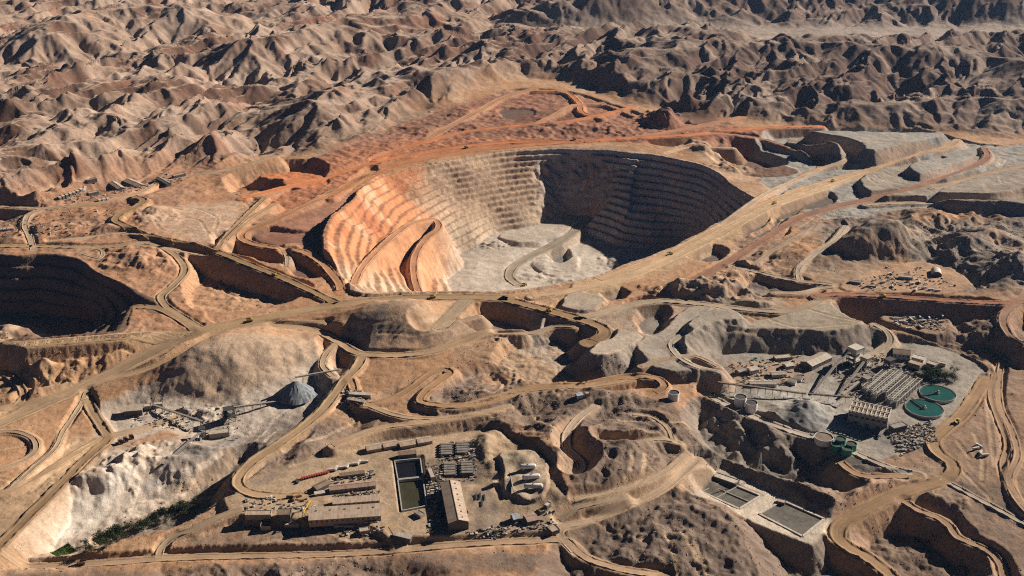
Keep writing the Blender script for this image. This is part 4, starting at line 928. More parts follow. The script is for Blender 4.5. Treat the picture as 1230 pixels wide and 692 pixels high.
def building(name, label, a, b, w, h, roof='gable', rc='tan_roof', wc='wall_tan', rise=None, cat='building', group=None, doors=1, windows=0, vents=0, L=None, over=.5):
    """a shed or house whose long axis runs between two survey points; walls, roof, doors, windows, vents"""
    L0, r, loc = frame_on(a, b); L = L or L0
    t = thing(name, label, cat, loc, r, group); hw = w/2; x = L/2
    rise = rise if rise is not None else w*.16
    if roof == 'gable':
        part(t, 'wall', MB().prism([(-hw,-2.5),(hw,-2.5),(hw,h),(0,h+rise),(-hw,h)], -x, x), M(wc))
        th = .35; k = rise/hw; o = over
        rf = part(t, 'roof', MB().prism([(-hw-o,h-k*o+.05),(0,h+rise+.05),(hw+o,h-k*o+.05),(hw+o,h-k*o+th),(0,h+rise+th),(-hw-o,h-k*o+th)], -x-o, x+o), M(rc))
        part(rf, 'ridge_cap', MB().box(-x-o-.1, x+o+.1, -.35, .35, h+rise+th-.12, h+rise+th+.18), M(rc))
        zr = lambda y: h+rise*(1-abs(y)/hw)+th
    elif roof == 'mono':
        part(t, 'wall', MB().prism([(-hw,-2.5),(hw,-2.5),(hw,h+rise),(-hw,h)], -x, x), M(wc))
        rf = part(t, 'roof', MB().prism([(-hw-over,h-rise*over/w+.05),(hw+over,h+rise*(1+over/w)+.05),(hw+over,h+rise*(1+over/w)+.35),(-hw-over,h-rise*over/w+.35)], -x-over, x+over), M(rc))
        zr = lambda y: h+rise*(y+hw)/w+.35
    else:
        part(t, 'wall', MB().box(-x, x, -hw, hw, -2.5, h), M(wc))
        rf = part(t, 'roof', MB().box(-x-.25, x+.25, -hw-.25, hw+.25, h+.003, h+.35), M(rc))
        pb = MB(); e = .3
        for q in ((-x-.25, x+.25, -hw-.25, -hw+e), (-x-.25, x+.25, hw-e, hw+.25), (-x-.25, -x+e, -hw+e, hw-e), (x-e, x+.25, -hw+e, hw-e)): pb.box(*q, h+.353, h+.9)
        part(rf, 'parapet', pb, M(wc)); zr = lambda y: h+.35
    dw, dh = min(4.0, w*.35), min(4.2, h*.75)
    for i in range(doors):
        s = -1 if i % 2 == 0 else 1
        part(t, 'door', MB().box(*((-x-.12, -x+.05) if s < 0 else (x-.05, x+.12)), -dw/2, dw/2, -.2, dh), M('door'))
    for i in range(windows):
        xx = -x+L*(i+.5)/windows; part(t, 'window', MB().box(xx-min(1.1, L/windows*.3), xx+min(1.1, L/windows*.3), -hw-.08, -hw+.05, h*.45, h*.78), M('glass'))
    for i in range(vents):
        xx = -x+L*(i+.5)/vents; zt = zr(hw*.45); part(rf, 'roof_vent', MB().box(xx-.9, xx+.9, hw*.45-.9, hw*.45+.9, zt-.4, zt+.9), M('steel'))
    return t
def tank(label, px, py, r, h, wall='white_paint', top='dark_roof', group=None, name='storage_tank', water=None, z=None):
    x, y, z0 = hit(px, py); t = thing(name, label, 'tank', (x, y, z0), random.random()*6, group)
    wl = part(t, 'shell', MB().lathe([(r,-2),(r,h),(r-.35,h),(r-.35,h-2.0),(.01,h-2.0)], 36), M(wall))
    part(t, 'rim', MB().lathe([(r+.02,h-.45),(r+.32,h-.45),(r+.32,h+.05),(r+.02,h+.05),(r+.02,h-.45)], 36, cap=False), M(wall))
    if top: part(t, 'cover', MB().lathe([(r-.4,h-1.98),(r-.4,h-1.2),(.01,h-.9)], 36), M(top))
    lad = MB(); 
    for s in (-.35, .35): lad.box(r+.05, r+.25, s-.05, s+.05, 0, h)
    for k in range(int(h)): lad.box(r+.08, r+.2, -.3, .3, k+.4, k+.5)
    part(t, 'ladder', lad, M('steel')); return t
def conveyor(label, pts, w=3.0, hts=(2, 12), cat='conveyor', mat='steel', roof='grey_roof', legs=6, name='conveyor'):
    """inclined belt gallery on trestles from pts[0] to pts[1]"""
    A = hit(*pts[0]); B = hit(*pts[1]); z0 = A[2]; L = math.hypot(B[0]-A[0], B[1]-A[1]); r = math.atan2(B[1]-A[1], B[0]-A[0])
    t = thing(name, label, cat, (A[0], A[1], z0), r); za = hts[0]; zb = B[2]-z0+hts[1]; sl = (zb-za)/L
    fr = MB(); n = max(int(L/8), 2)
    for s in (-1, 1):
        fr.beam((0, s*w/2, za), (L, s*w/2, zb), .35); fr.beam((0, s*w/2, za+1.8), (L, s*w/2, zb+1.8), .35)
        for i in range(n): fr.beam((L*i/n, s*w/2, za+sl*L*i/n), (L*(i+1)/n, s*w/2, za+sl*L*(i+1)/n+1.8), .22)
    part(t, 'gallery_frame', fr, M(mat))
    part(t, 'belt', MB().beam((0, 0, za+.6), (L, 0, zb+.6), w*.7, .3), M('black_steel'))
    if roof: part(t, 'cover', MB().beam((0, 0, za+2.15), (L, 0, zb+2.15), w+.5, .25), M(roof))
    for i in range(legs):
        x = L*(i+.5)/legs; gx, gy = A[0]+x*math.cos(r), A[1]+x*math.sin(r); g = float(ground(gx, gy))-z0; top = za+sl*x
        if top-g < 1.5: continue
        lg = MB()
        for s in (-1, 1): lg.beam((x, s*(w/2+.15*(top-g)), g-.6), (x, s*w/2, top-.1), .4)
        lg.beam((x, -(w/2+.07*(top-g)), (g+top)/2), (x, w/2+.07*(top-g), (g+top)/2), .3)
        part(t, 'trestle', lg, M(mat))
    return t
# vehicles and boxes: one of each kind is built, the rest are copies
def wheel(parent, x, y, r, w):
    m = MB().rod((x, y-w/2, r), (x, y+w/2, r), r, 14); o = part(parent, 'wheel', m, M('tyre')); part(o, 'rim', MB().rod((x, y-w/2-.03, r), (x, y+w/2+.03, r), r*.5, 10), M('steel')); return o
def make_haul_truck(label, loc, rot, group=None, col='yellow'):
    t = thing('haul_truck', label, 'truck', loc, rot, group)
    part(t, 'chassis', MB().box(-5, 5, -1.6, 1.6, 1.6, 2.6), M('steel'))
    part(t, 'dump_bed', MB().prism([(-2.9,2.7),(2.9,2.7),(3.2,5.6),(2.9,5.6),(2.7,3.2),(-2.7,3.2),(-2.9,5.6),(-3.2,5.6)], -5.6, 2.4).box(2.2, 5.2, -3.0, 3.0, 5.1, 5.5), M(col))
    cb = part(t, 'cab', MB().box(2.9, 4.6, .3, 2.4, 2.6, 5.0), M(col)); part(cb, 'windscreen', MB().box(4.58, 4.68, .5, 2.2, 3.6, 4.7), M('glass'))
    part(t, 'bonnet', MB().box(2.9, 5.3, -2.4, .2, 2.6, 4.0), M(col))
    for x in (-3.2, 3.4):
        for y in (-2.3, 2.3): wheel(t, x, y, 1.55, 1.3)
    return t
def make_pickup(label, loc, rot, group=None, col='white_paint'):
    t = thing('pickup_truck', label, 'pickup', loc, rot, group)
    part(t, 'body', MB().prism([(-.95,.5),(.95,.5),(.95,1.15),(-.95,1.15)], -2.7, 2.7).box(-2.7, -.3, -.95, -.85, 1.15, 1.5).box(-2.7, -.3, .85, .95, 1.15, 1.5).box(-2.7, -2.6, -.85, .85, 1.15, 1.5), M(col))
    cb = part(t, 'cab', MB().prism([(-.9,1.15),(.9,1.15),(.75,1.85),(-.75,1.85)], -.3, 1.4), M(col)); part(cb, 'windscreen', MB().box(1.38, 1.46, -.7, .7, 1.25, 1.75), M('glass'))
    for x in (-1.7, 1.7):
        for y in (-.9, .9): wheel(t, x, y, .42, .3)
    return t
def make_lorry(label, loc, rot, group=None, col='white_paint', bed='wall_white'):
    t = thing('lorry', label, 'truck', loc, rot, group)
    part(t, 'chassis', MB().box(-5.5, 5.5, -1, 1, .8, 1.2), M('steel'))
    cb = part(t, 'cab', MB().box(3.6, 5.6, -1.25, 1.25, 1.2, 3.6), M(col)); part(cb, 'windscreen', MB().box(5.58, 5.66, -1.1, 1.1, 2.3, 3.3), M('glass'))
    part(t, 'cargo_box', MB().box(-5.6, 3.2, -1.3, 1.3, 1.25, 4.0), M(bed))
    for x in (-4, -2.7, 4.3):
        for y in (-1.1, 1.1): wheel(t, x, y, .52, .4)
    return t
def make_container(label, loc, rot, group=None, col='red_paint'):
    t = thing('shipping_container', label, 'container', loc, rot, group)
    b = MB().box(-3, 3, -1.2, 1.2, .1, 2.6)
    for k in range(9):
        for s in (-1, 1): b.box(-2.7+k*.65, -2.4+k*.65, s*1.2-(.06 if s < 0 else 0), s*1.2+(.06 if s > 0 else 0), .2, 2.5)
    part(t, 'body', b, M(col))
    fr = MB()
    for x in (-3, 3):
        for y in (-1.2, 1.2): fr.box(x-.08, x+.08, y-.08, y+.08, 0, 2.68)
    part(t, 'corner_posts', fr, M(col)); d = part(t, 'door', MB().box(2.98, 3.06, -1.1, 1.1, .25, 2.45), M(col)); part(d, 'lock_bar', MB().box(3.06, 3.1, -.3, -.22, .3, 2.4).box(3.06, 3.1, .22, .3, .3, 2.4), M('steel'))
    return t
def scatter(make, spots, rot, labels, group, **kw):
    """spots in survey points; labels: one shared text or one per spot"""
    src = None
    if isinstance(labels, str) and '#' in labels:
        od = sorted(range(len(spots)), key=lambda k: spots[k][0]); rk = {k: j for j, k in enumerate(od)}
        W_ = ('leftmost','second','third','fourth','fifth','sixth','seventh','eighth','ninth','tenth','eleventh','twelfth')
        labels = [labels.replace('#', W_[rk[k]]+('' if rk[k] == 0 else ' from left')) for k in range(len(spots))]
    for i, s in enumerate(spots):
        loc = hit(s[0], s[1]); loc = (loc[0], loc[1], loc[2]+.05); lab = labels if isinstance(labels, str) else labels[i]
        rr = math.radians(s[2]) if len(s) > 2 else rot
        if src is None: src = make(lab, loc, rr, group, **kw)
        else: copy_thing(src, loc, rr, lab)

# loose gear and boulders: too small and too many to count
GEAR = None
def gear_material():
    m, t, b = nodes('stored_gear'); a = t.nodes.new('ShaderNodeAttribute'); a.attribute_name = 'tone'; t.links.new(a.outputs['Color'], b.inputs['Base Color']); return m
def clutter(label, corners, n, seed, big=5.0, tall=2.5):
    """yard full of pallets, pipes, drums and scrap"""
    global GEAR
    GEAR = GEAR or gear_material(); q = random.Random(seed); P = [hit(*c) for c in corners]; m = MB(); cols = []
    pal = [(.10,.09,.08),(.30,.27,.24),(.45,.40,.34),(.20,.12,.08),(.07,.065,.06),(.36,.27,.19),(.55,.50,.44),(.16,.15,.14)]
    for i in range(n):
        a, b = q.random(), q.random(); x = sum(w*p[0] for w, p in zip(((1-a)*(1-b), a*(1-b), a*b, (1-a)*b), P)); y = sum(w*p[1] for w, p in zip(((1-a)*(1-b), a*(1-b), a*b, (1-a)*b), P)); z = float(ground(x, y))
        k0 = len(m.v); an = q.choice((.1, .15, 1.67))+q.uniform(-.15, .15); c, s = math.cos(an), math.sin(an); L = q.uniform(.8, big); kind = q.random(); mb = MB()
        if kind < .55: mb.box(-L/2, L/2, -q.uniform(.5, 1.6), q.uniform(.5, 1.6), -.3, q.uniform(.5, tall))
        elif kind < .85:
            for k in range(q.randint(2, 5)): mb.beam((-L*.8, k*.5, .4), (L*.8, k*.5+q.uniform(-.1,.1), .4), .4)
        else: mb.lathe([(q.uniform(.6,1.5),-.3),(q.uniform(.6,1.5),q.uniform(.8,tall)),(.01,q.uniform(.8,tall)+.1)], 8)
        m.add([(x+vx*c-vy*s, y+vx*s+vy*c, z+vz) for vx, vy, vz in mb.v], mb.f); cols += [q.choice(pal)]*(len(m.v)-k0)
    me = m.mesh('stored_gear', GEAR); at2 = me.attributes.new('tone', 'FLOAT_COLOR', 'POINT'); at2.data.foreach_set('color', np.c_[np.array(cols, f4), np.ones(len(cols), f4)].ravel())
    o = bpy.data.objects.new('stored_gear', me); COL.objects.link(o); o['kind'] = 'stuff'; o['label'] = label; o['category'] = 'gear'
def boulders(n=26000):
    g = np.random.default_rng(5); yy = g.uniform(1000, 2400, n*4); xx = g.uniform(-1, 1, n*4)*(150+.46*yy)
    r = np.clip(np.searchsorted(RY, yy), 1, NR-2); c = np.clip(((xx/(A0+B0*yy)+1)/2*(NC-1)).astype(int), 1, NC-2)
    sl = np.hypot((HT[r, c+1]-HT[r, c-1])/(GX[r, c+1]-GX[r, c-1]), (HT[r+1, c]-HT[r-1, c])/(RY[r+1]-RY[r-1]))
    pr = np.clip(.12+natural_amount[r, c]*.5+np.clip(sl-.25, 0, 1)*.9, 0, 1)*(RM[r, c] < .05)*(PM[r, c] < .3)*(FLATM[r, c] < .3)*np.clip(.6+_n90[r, c], .1, 1.4)
    k = np.nonzero(g.random(n*4) < pr)[0][:n]; x, y, s = xx[k], yy[k], g.uniform(.35, 1, len(k))**3*1.5+.3; z = ground(x, y)
    base = np.array([(1,0,0),(-.5,.87,0),(-.5,-.87,0),(0,0,.9),(.4,.5,.5)], float); Fb = np.array([(0,1,4),(1,2,3),(2,0,3),(0,4,3),(4,1,3)])
    an = g.uniform(0, 6.28, len(k)); ca_, sa_ = np.cos(an)[:, None], np.sin(an)[:, None]; j = g.uniform(.7, 1.3, (len(k), 5, 3)); B = base[None]*j
    V = np.stack([x[:, None]+s[:, None]*(B[..., 0]*ca_-B[..., 1]*sa_), y[:, None]+s[:, None]*(B[..., 0]*sa_+B[..., 1]*ca_), z[:, None]-.15+s[:, None]*B[..., 2]], -1).reshape(-1, 3)
    Fr = (Fb[None]+5*np.arange(len(k))[:, None, None]).reshape(-1, 3)
    o = bpy.data.objects.new('rubble', mesh_np('rubble', V, Fr, paint('rubble_rock', (.29,.21,.155), .95, .3, 0, .05))); COL.objects.link(o); o['kind'] = 'stuff'; o['label'] = 'loose brown boulders strewn over the slopes'; o['category'] = 'rubble'
boulders()
# ================================================================== works compound, bottom centre
hall = building('processing_hall', 'long pale-roofed gabled hall with dark front opening beside the dark ponds', (541,588), (551,637), 26, 12, rise=4.5, rc='tan_roof', wc='wall_dark', doors=0, vents=7)
part(hall, 'door', MB().box(-55,-54,-7,7,-.2,8), M('black_steel')).location.x = 55-math.hypot(hit(541,588)[0]-hit(551,637)[0], hit(541,588)[1]-hit(551,637)[1])/2+54-54.6
part(hall, 'side_lean_to', MB().prism([(13.05,0),(17,0),(17,4.5),(13.05,6)], -20, 12), M('brown_roof'))
for i, (a, b, lab) in enumerate((((440,542),(457,539),'leftmost of four small tan gabled sheds in a row above the pond'), ((460,538),(477,535),'second from left of four small tan gabled sheds above the pond'), ((480,537),(498,534),'third from left of four small tan gabled sheds above the pond'), ((501,533),(518,530),'rightmost of four small tan gabled sheds, next to dark settler roofs'))):
    building('small_shed', lab, a, b, 15, 5, rise=2.2, rc='tan_roof', group='row of four sheds above the pond')
building('long_workshop', 'long narrow workshop with pinkish roof behind the middle yard', (396,590), (451,584), 13, 5, rise=2.2, rc='pink_roof', windows=10)
building('long_workshop', 'long flat tan-roofed workshop between the pinkish roof and the widest roof', (400,606), (456,602), 12, 5, 'mono', rise=1.5, rc='tan_roof', windows=10)
building('main_workshop', 'widest and longest tan-roofed workshop at front of the yard', (372,626), (458,619), 24, 8, 'mono', rise=3, rc='tan_roof', windows=14, vents=5)
building('low_annex', 'low white-roofed annex in front of the widest workshop', (402,633), (426,631), 7, 3.5, 'flat', rc='white_roof')
building('low_annex', 'narrow pale annex at left foot of the widest workshop', (342,632), (360,630), 6, 3.5, 'flat', rc='pale_roof')
building('store_block', 'tall dark flat-roofed block left of the widest workshop', (334,622), (350,621), 14, 8, 'flat', rc='brown_roof', wc='wall_dark')
building('store_block', 'low tan-roofed store left of the dark tall block', (296,622), (326,620), 10, 5, 'flat', rc='tan_roof')
building('store_block', 'square brown-roofed store standing below the yard on the slope', (314,634), (326,633), 13, 6, 'flat', rc='brown_roof')
building('open_shed', 'dark brown gabled open shed beside the red containers', (378,590), (394,582), 12, 5, rc='brown_roof', wc='wall_dark')
building('open_shed', 'small white-roofed shed under the dark brown gabled shed', (378,595), (390,593), 5, 3, 'mono', rise=.8, rc='white_roof')
building('workshop_shed', 'thin low shed with cluttered roof above the pinkish workshop', (408,574), (438,570), 6, 4, 'mono', rise=1, rc='brown_roof')
building('gate_house', 'long low white-roofed gate house by the bottom road junction', (474,643), (494,652), 7, 4, 'mono', rise=1.2, rc='white_roof', wc='wall_dark')
building('small_house', 'pale flat-roofed house cluster on slope below the widest workshop', (432,640), (444,638), 8, 4, 'flat', rc='pale_roof')
building('small_house', 'tiny white-roofed hut right of the dark settler roofs', (592,582), (599,581), 7, 4, 'flat', rc='white_roof')
building('blue_shed', 'small shed with bluish white curved roof at right of the yard', (615,626), (623,624), 12, 6, rise=3, rc='blue_roof', wc='wall_dark')
building('brown_shed', 'square brown-roofed shed right of the bluish white roof', (631,627), (644,623), 17, 5, rise=2, rc='pink_roof', wc='wall_dark')
building('white_block', 'small white flat block at right edge of the compound', (655,612), (660,607), 6, 5, 'flat', rc='white_roof', wc='wall_dark')
building('white_block', 'pale small block beside the white block at compound edge', (648,618), (654,614), 5, 4, 'flat', rc='pale_roof', wc='wall_dark')
building('corner_shed', 'tan-roofed shed at lower right corner of the compound', (660,639), (669,637), 13, 5, 'flat', rc='tan_roof', wc='wall_dark')
building('pump_house', 'grey pump house at lower end of the ponds', (500,617), (508,622), 8, 4, 'flat', rc='grey_roof')
building('pump_house', 'pale narrow pump house between ponds and settler roofs', (516,566), (521,578), 7, 6, 'flat', rc='pale_roof')
building('filter_house', 'narrow dark-walled filter house above the ponds', (478,549), (500,547), 8, 5, 'mono', rise=1.4, rc='brown_roof', wc='wall_dark')
# four settler blocks, each a tray of roof strips
for (px, py, lab) in ((536,541,'upper left block of dark settler roof strips'), (555,539,'upper right block of dark settler roof strips'), (540,565,'lower left block of dark settler roof strips'), (561,563,'lower right block of dark settler roof strips')):
    x, y, z = hit(px, py); t = thing('settler_block', lab+' above the hall', 'settler', (x, y, z), math.radians(4), 'settler blocks above the hall')
    part(t, 'base', MB().box(-8.5,8.5,-17,17,-1,2.2), M('wall_dark'))
    for k in range(5): part(t, 'roof_strip', MB().prism([(-16+k*6.6,3.6),(-16+k*6.6+2.3,4.3),(-16+k*6.6+4.6,3.6),(-16+k*6.6+4.6,2.3),(-16+k*6.6,2.3)], -8, 8), M('grey_roof'))
    part(t, 'walkway', MB().box(-10.2,-9,-17,17,1.5,1.9).box(9,10.2,-17,17,1.5,1.9), M('steel'))
    for yy in (-16, 0, 16): part(t, 'pipe', MB().rod((-10.5, yy, 1), (10.5, yy, 1), .45), M('rust'))
# ponds
def pond(name, label, corners, zw, mat, wall='concrete', hh=1.2, wid=1.4):
    P = [at(px, py, zw) for px, py in corners]; cx = sum(p[0] for p in P)/len(P); cy = sum(p[1] for p in P)/len(P)
    t = thing(name, label, 'pond', (cx, cy, zw)); Q = [(p[0]-cx, p[1]-cy) for p in P]; n = len(Q)
    part(t, 'water', MB().add([(x, y, 0) for x, y in Q], [tuple(range(n))[::-1]]), mat)
    for i in range(n):
        a, b = Q[i], Q[(i+1) % n]; part(t, 'kerb_wall', MB().beam((a[0], a[1], hh/2-1.5), (b[0], b[1], hh/2-1.5), wid, hh+3), M(wall))
    return t
def water_mat(name, col, rough=.25):
    m, t, b = nodes(name); pos = t.nodes.new('ShaderNodeNewGeometry').outputs['Position']; n = noise(t, .06, 4, .6, pos)
    r = ramp(t, n.outputs[0], [(.3, tuple(c*.8 for c in col)), (.7, tuple(c*1.2 for c in col))]); t.links.new(r.outputs[0], b.inputs['Base Color'])
    b.inputs['Roughness'].default_value = rough; b.inputs['Specular IOR Level'].default_value = .35; return m
pond('leach_pond', 'square pond under the shed row, dark water blackened for shadow', [(474,556),(505,553),(508,575),(478,578)], -44, water_mat('shadow_black_water', (.012,.012,.014)), hh=4, wid=1.6)  # dark water, coloured black for the shadow lying over this section
pond('leach_pond', 'long murky olive pond left of the long hall', [(478,579),(508,576),(513,610),(483,616)], -44, water_mat('olive_water', (.055,.05,.026)), hh=4, wid=1.6)
# horizontal tanks on the raised pad
for (a, b, lab) in (((624,565),(644,562),'uppermost of three pale lying cylinder tanks on the raised yard'), ((627,577),(649,573),'middle of three pale lying cylinder tanks on the raised yard'), ((629,588),(652,584),'lowest of three pale lying cylinder tanks on the raised yard')):
    L, r, loc = frame_on(a, b); t = thing('lying_tank', lab, 'tank', loc, r, 'lying tanks on the raised yard')
    m = MB().lathe([(.01,-L/2),(1.6,-L/2+.35),(2.8,-L/2+1.2),(3.4,-L/2+2.8),(3.4,L/2-2.8),(2.8,L/2-1.2),(1.6,L/2-.35),(.01,L/2)], 20)
    m.v = [(z, x, y+4.6) for x, y, z in m.v]; part(t, 'vessel', m, M('white_paint'), True)
    for k in (-.3, .3): part(t, 'saddle', MB().box(L*k-.8, L*k+.8, -3.2, 3.2, -1, 2.6), M('concrete'))
    part(t, 'hatch', MB().lathe([(.9,7.8),(.9,8.6),(.01,8.7)], 12), M('steel'))
L, r, loc = frame_on((612,566), (617,592)); solo('kerb_wall', MB().box(-L/2, L/2, -.6, .6, -.5, 1.4), M('concrete'), 'pale straight kerb wall left of the lying tanks', 'wall', loc, r)
# racks on the paved yard
for i, (px, py) in enumerate(((572,597),(577,596),(582,598),(579,605))):
    x, y, z = hit(px, py); t = thing('pipe_rack', ('first','second','third','fourth')[i]+' dark rack in the paved yard right of the hall', 'rack', (x, y, z), math.radians(95), 'dark racks in the paved yard')
    for s in (-1, 1): part(t, 'side_frame', MB().box(-6, 6, s*1.1-.1, s*1.1+.1, .8, 1.1).box(-6,-5.8,s*1.1-.1,s*1.1+.1,0,1.8).box(5.8,6,s*1.1-.1,s*1.1+.1,0,1.8), M('black_steel'))
    for k in range(4): part(t, 'pipe', MB().rod((-6.4, -.8+k*.52, 1.3), (6.4, -.8+k*.52, 1.3), .24), M('black_steel'))
# red containers, lorries, cars
scatter(make_container, [(362+i*2.9, 576-i*.72, 70) for i in range(12)], 0, '# of the red containers in the close row above the workshops', 'red containers in a row', col='red_paint')
scatter(make_container, [(358,580,70),(356,578,70)], 0, ['black container at left end of the red container row, front one','black container at left end of the red container row, rear one'], 'black containers', col='black_steel')
scatter(make_lorry, [(398,566,10),(404,564,80),(411,563,15),(418,561,80),(424,559,12),(431,557,80),(438,556,10)], 0, '# of the white lorries on the upper edge of the workshop yard', 'lorries along the upper yard edge')
scatter(make_pickup, [(320,598,0),(325,597,60),(328,600,20)], 0, '# of the white pickups on bare ground near the road bend', 'pickups near the road bend')
scatter(make_lorry, [(349,598,10),(354,600,80),(358,598,30)], 0, '# of the rusty lorries parked in mid yard', 'lorries in mid yard', col='yellow', bed='rust')
scatter(make_pickup, [(359,611,0),(364,612,80),(377,609,40),(381,611,100),(440,628,0),(446,628,10),(452,627,0)], 0, '# of the white pickups beside the widest workshop', 'pickups by the widest workshop')
# yellow gantry crane
x, y, z = hit(369,617); t = thing('gantry_crane', 'yellow gantry crane over the left end of the widest workshop', 'crane', (x, y, z), math.radians(80))
for s in (-1, 1):
    lg = MB()
    for k in (-1, 1): lg.beam((s*12, k*3, -.5), (s*12, k*.8, 11), .7)
    part(t, 'leg', lg, M('yellow'))
part(t, 'girder', MB().box(-14, 14, -.9, -.2, 11, 12.4).box(-14, 14, .2, .9, 11, 12.4), M('yellow')); part(t, 'trolley', MB().box(-3, -.5, -1.2, 1.2, 12.4, 13.4), M('steel'))
# ================================================================== tailings plant, lower left
x, y, z = hit(356,473); rr = random.Random(2)
m = MB(); n = 40; V = []
for j, (r, h) in enumerate(((33,-2),(27,4),(20,9.5),(13,14.5),(6.5,19),(1.8,22))): V += [((r+rr.uniform(-.9,.9)*(r/18))*math.cos(2*math.pi*k/n), (r+rr.uniform(-.9,.9)*(r/18))*math.sin(2*math.pi*k/n), h+rr.uniform(-.4,.4)) for k in range(n)]
m.add(V, [(j*n+k, j*n+(k+1) % n, (j+1)*n+(k+1) % n, (j+1)*n+k) for j in range(5) for k in range(n)]+[tuple(5*n+k for k in range(n))])
solo('ore_stockpile', m, paint('ore', C_['ore'], .95, .3, 0, .2), 'conical blue-grey ore pile among pale tailings', 'ore pile', (x, y, z))
conveyor('dark overhead conveyor feeding the tip of the conical ore pile', ((408,450),(356,470)), 3, (8, 24), legs=3)
conveyor('conveyor running from foot of the ore pile to the crusher', ((337,484),(279,500)), 3, (2, 14), legs=6)
conveyor('long conveyor crossing pale tailings to the dark loading shed', ((244,514),(184,490)), 3, (10, 4), legs=7)
conveyor('conveyor descending the pale valley from the transfer tower', ((243,529),(196,561)), 3.2, (14, 3), legs=7)
def frame_tower(name, label, px, py, sx, sy, h, levels, rot=0, cat='tower', clad=None, mat='steel'):
    x, y, z = hit(px, py); t = thing(name, label, cat, (x, y, z), math.radians(rot))
    for i in (-1, 1):
        for j in (-1, 1): part(t, 'column', MB().box(i*sx/2-.35, i*sx/2+.35, j*sy/2-.35, j*sy/2+.35, -2, h), M(mat))
    for k in range(1, levels+1):
        zz = h*k/levels; part(t, 'floor_deck', MB().box(-sx/2-.5, sx/2+.5, -sy/2-.5, sy/2+.5, zz-.45, zz-.02), M(mat if k < levels else (clad or mat)))
    br = MB()
    for k in range(levels):
        a, b = h*k/levels, h*(k+1)/levels-.5
        for s in (-1, 1):
            br.beam((-sx/2, s*sy/2, a), (sx/2, s*sy/2, b), .3); br.beam((s*sx/2, -sy/2, a), (s*sx/2, sy/2, b), .3)
    part(t, 'bracing', br, M(mat))
    hp = MB()
    hp.lathe([(.6,h*.12),(.6,h*.2),(min(sx,sy)*.42,h*.55),(min(sx,sy)*.42,h*.72),(.01,h*.72)], 14); part(t, 'hopper', hp, M(clad or 'wall_grey'))
    if clad: part(t, 'cladding', MB().box(-sx/2-.1, sx/2+.1, -sy/2-.1, sy/2+.1, h*(levels-1)/levels, h-.5), M(clad))
    return t
frame_tower('crusher', 'dark skeletal steel crusher tower on pale tailings ground', 276, 504, 16, 13, 20, 3, 20, mat='black_steel')
frame_tower('transfer_tower', 'slender dark transfer tower where the tailings conveyors meet', 244, 528, 9, 9, 20, 3, 15, mat='black_steel')
building('screen_house', 'beige flat-roofed box right of the transfer tower', (252,524), (276,521), 13, 7, 'flat', rc='pale_roof', wc='wall_grey')
building('loading_shed', 'dark-walled loading shed at left end of the tailings conveyor', (150,498), (172,495), 16, 9, 'mono', rise=2, rc='pale_roof', wc='wall_dark')
building('loading_shed', 'small white-roofed shed beside the dark loading shed', (174,492), (182,491), 9, 7, 'flat', rc='white_roof')
building('screen_house', 'low white box above the dome foot near tailings conveyor', (186,488), (196,486), 7, 4, 'flat', rc='white_roof')
building('pump_house', 'pale flat box with dark front at top of the scrub ravine', (208,610), (224,609), 12, 5, 'flat', rc='pale_roof', wc='wall_dark')
scatter(make_haul_truck, [(145,533,120),(151,530,120),(158,527,120)], 0, ['leftmost of three rusty haul trucks tipping at the tailings edge','middle of three rusty haul trucks tipping at the tailings edge','rightmost of three rusty haul trucks tipping at the tailings edge'], 'haul trucks at the tailings edge', col='rust')
scatter(make_haul_truck, [(98,678,185)], 0, 'dark haul truck driving on the bottom road at left', None, col='rust')
scatter(make_haul_truck, [(300,386,15),(520,358,5),(660,374,-35),(805,306,32),(930,245,40),(1000,218,45),(205,290,-25),(330,331,-40),(690,168,0),(560,178,20),(630,343,20),(1060,357,0),(1150,508,60)], 0, ['yellow haul truck on the cream road left of the mound','yellow haul truck on the pit edge road above the dark mound','yellow haul truck on the brown ramp right of the junction','yellow haul truck on the cream double road beside the pit','yellow haul truck on the cream double road near the brown hollow','yellow haul truck on the cream road between the grey dumps','yellow haul truck on the brown embankment road, upper part','yellow haul truck on the brown embankment road, lower part','yellow haul truck on the orange road behind the pit shadow','yellow haul truck on the orange road behind the lit pit wall','yellow haul truck on the pale pit floor','yellow haul truck on the dark red road below the white barn','yellow haul truck on the brown road below the thickeners'], 'haul trucks out on the roads')
# parked machines beside the junction
building('field_hut', 'long row of huts on the cleared patch right of the ore pile', (420,474), (446,478), 6, 3, 'mono', rise=.6, rc='white_roof')
building('field_hut', 'pale hut row edge lying under the hut row right of ore pile', (418,483), (438,485), 5, 3, 'mono', rise=.6, rc='pale_roof')
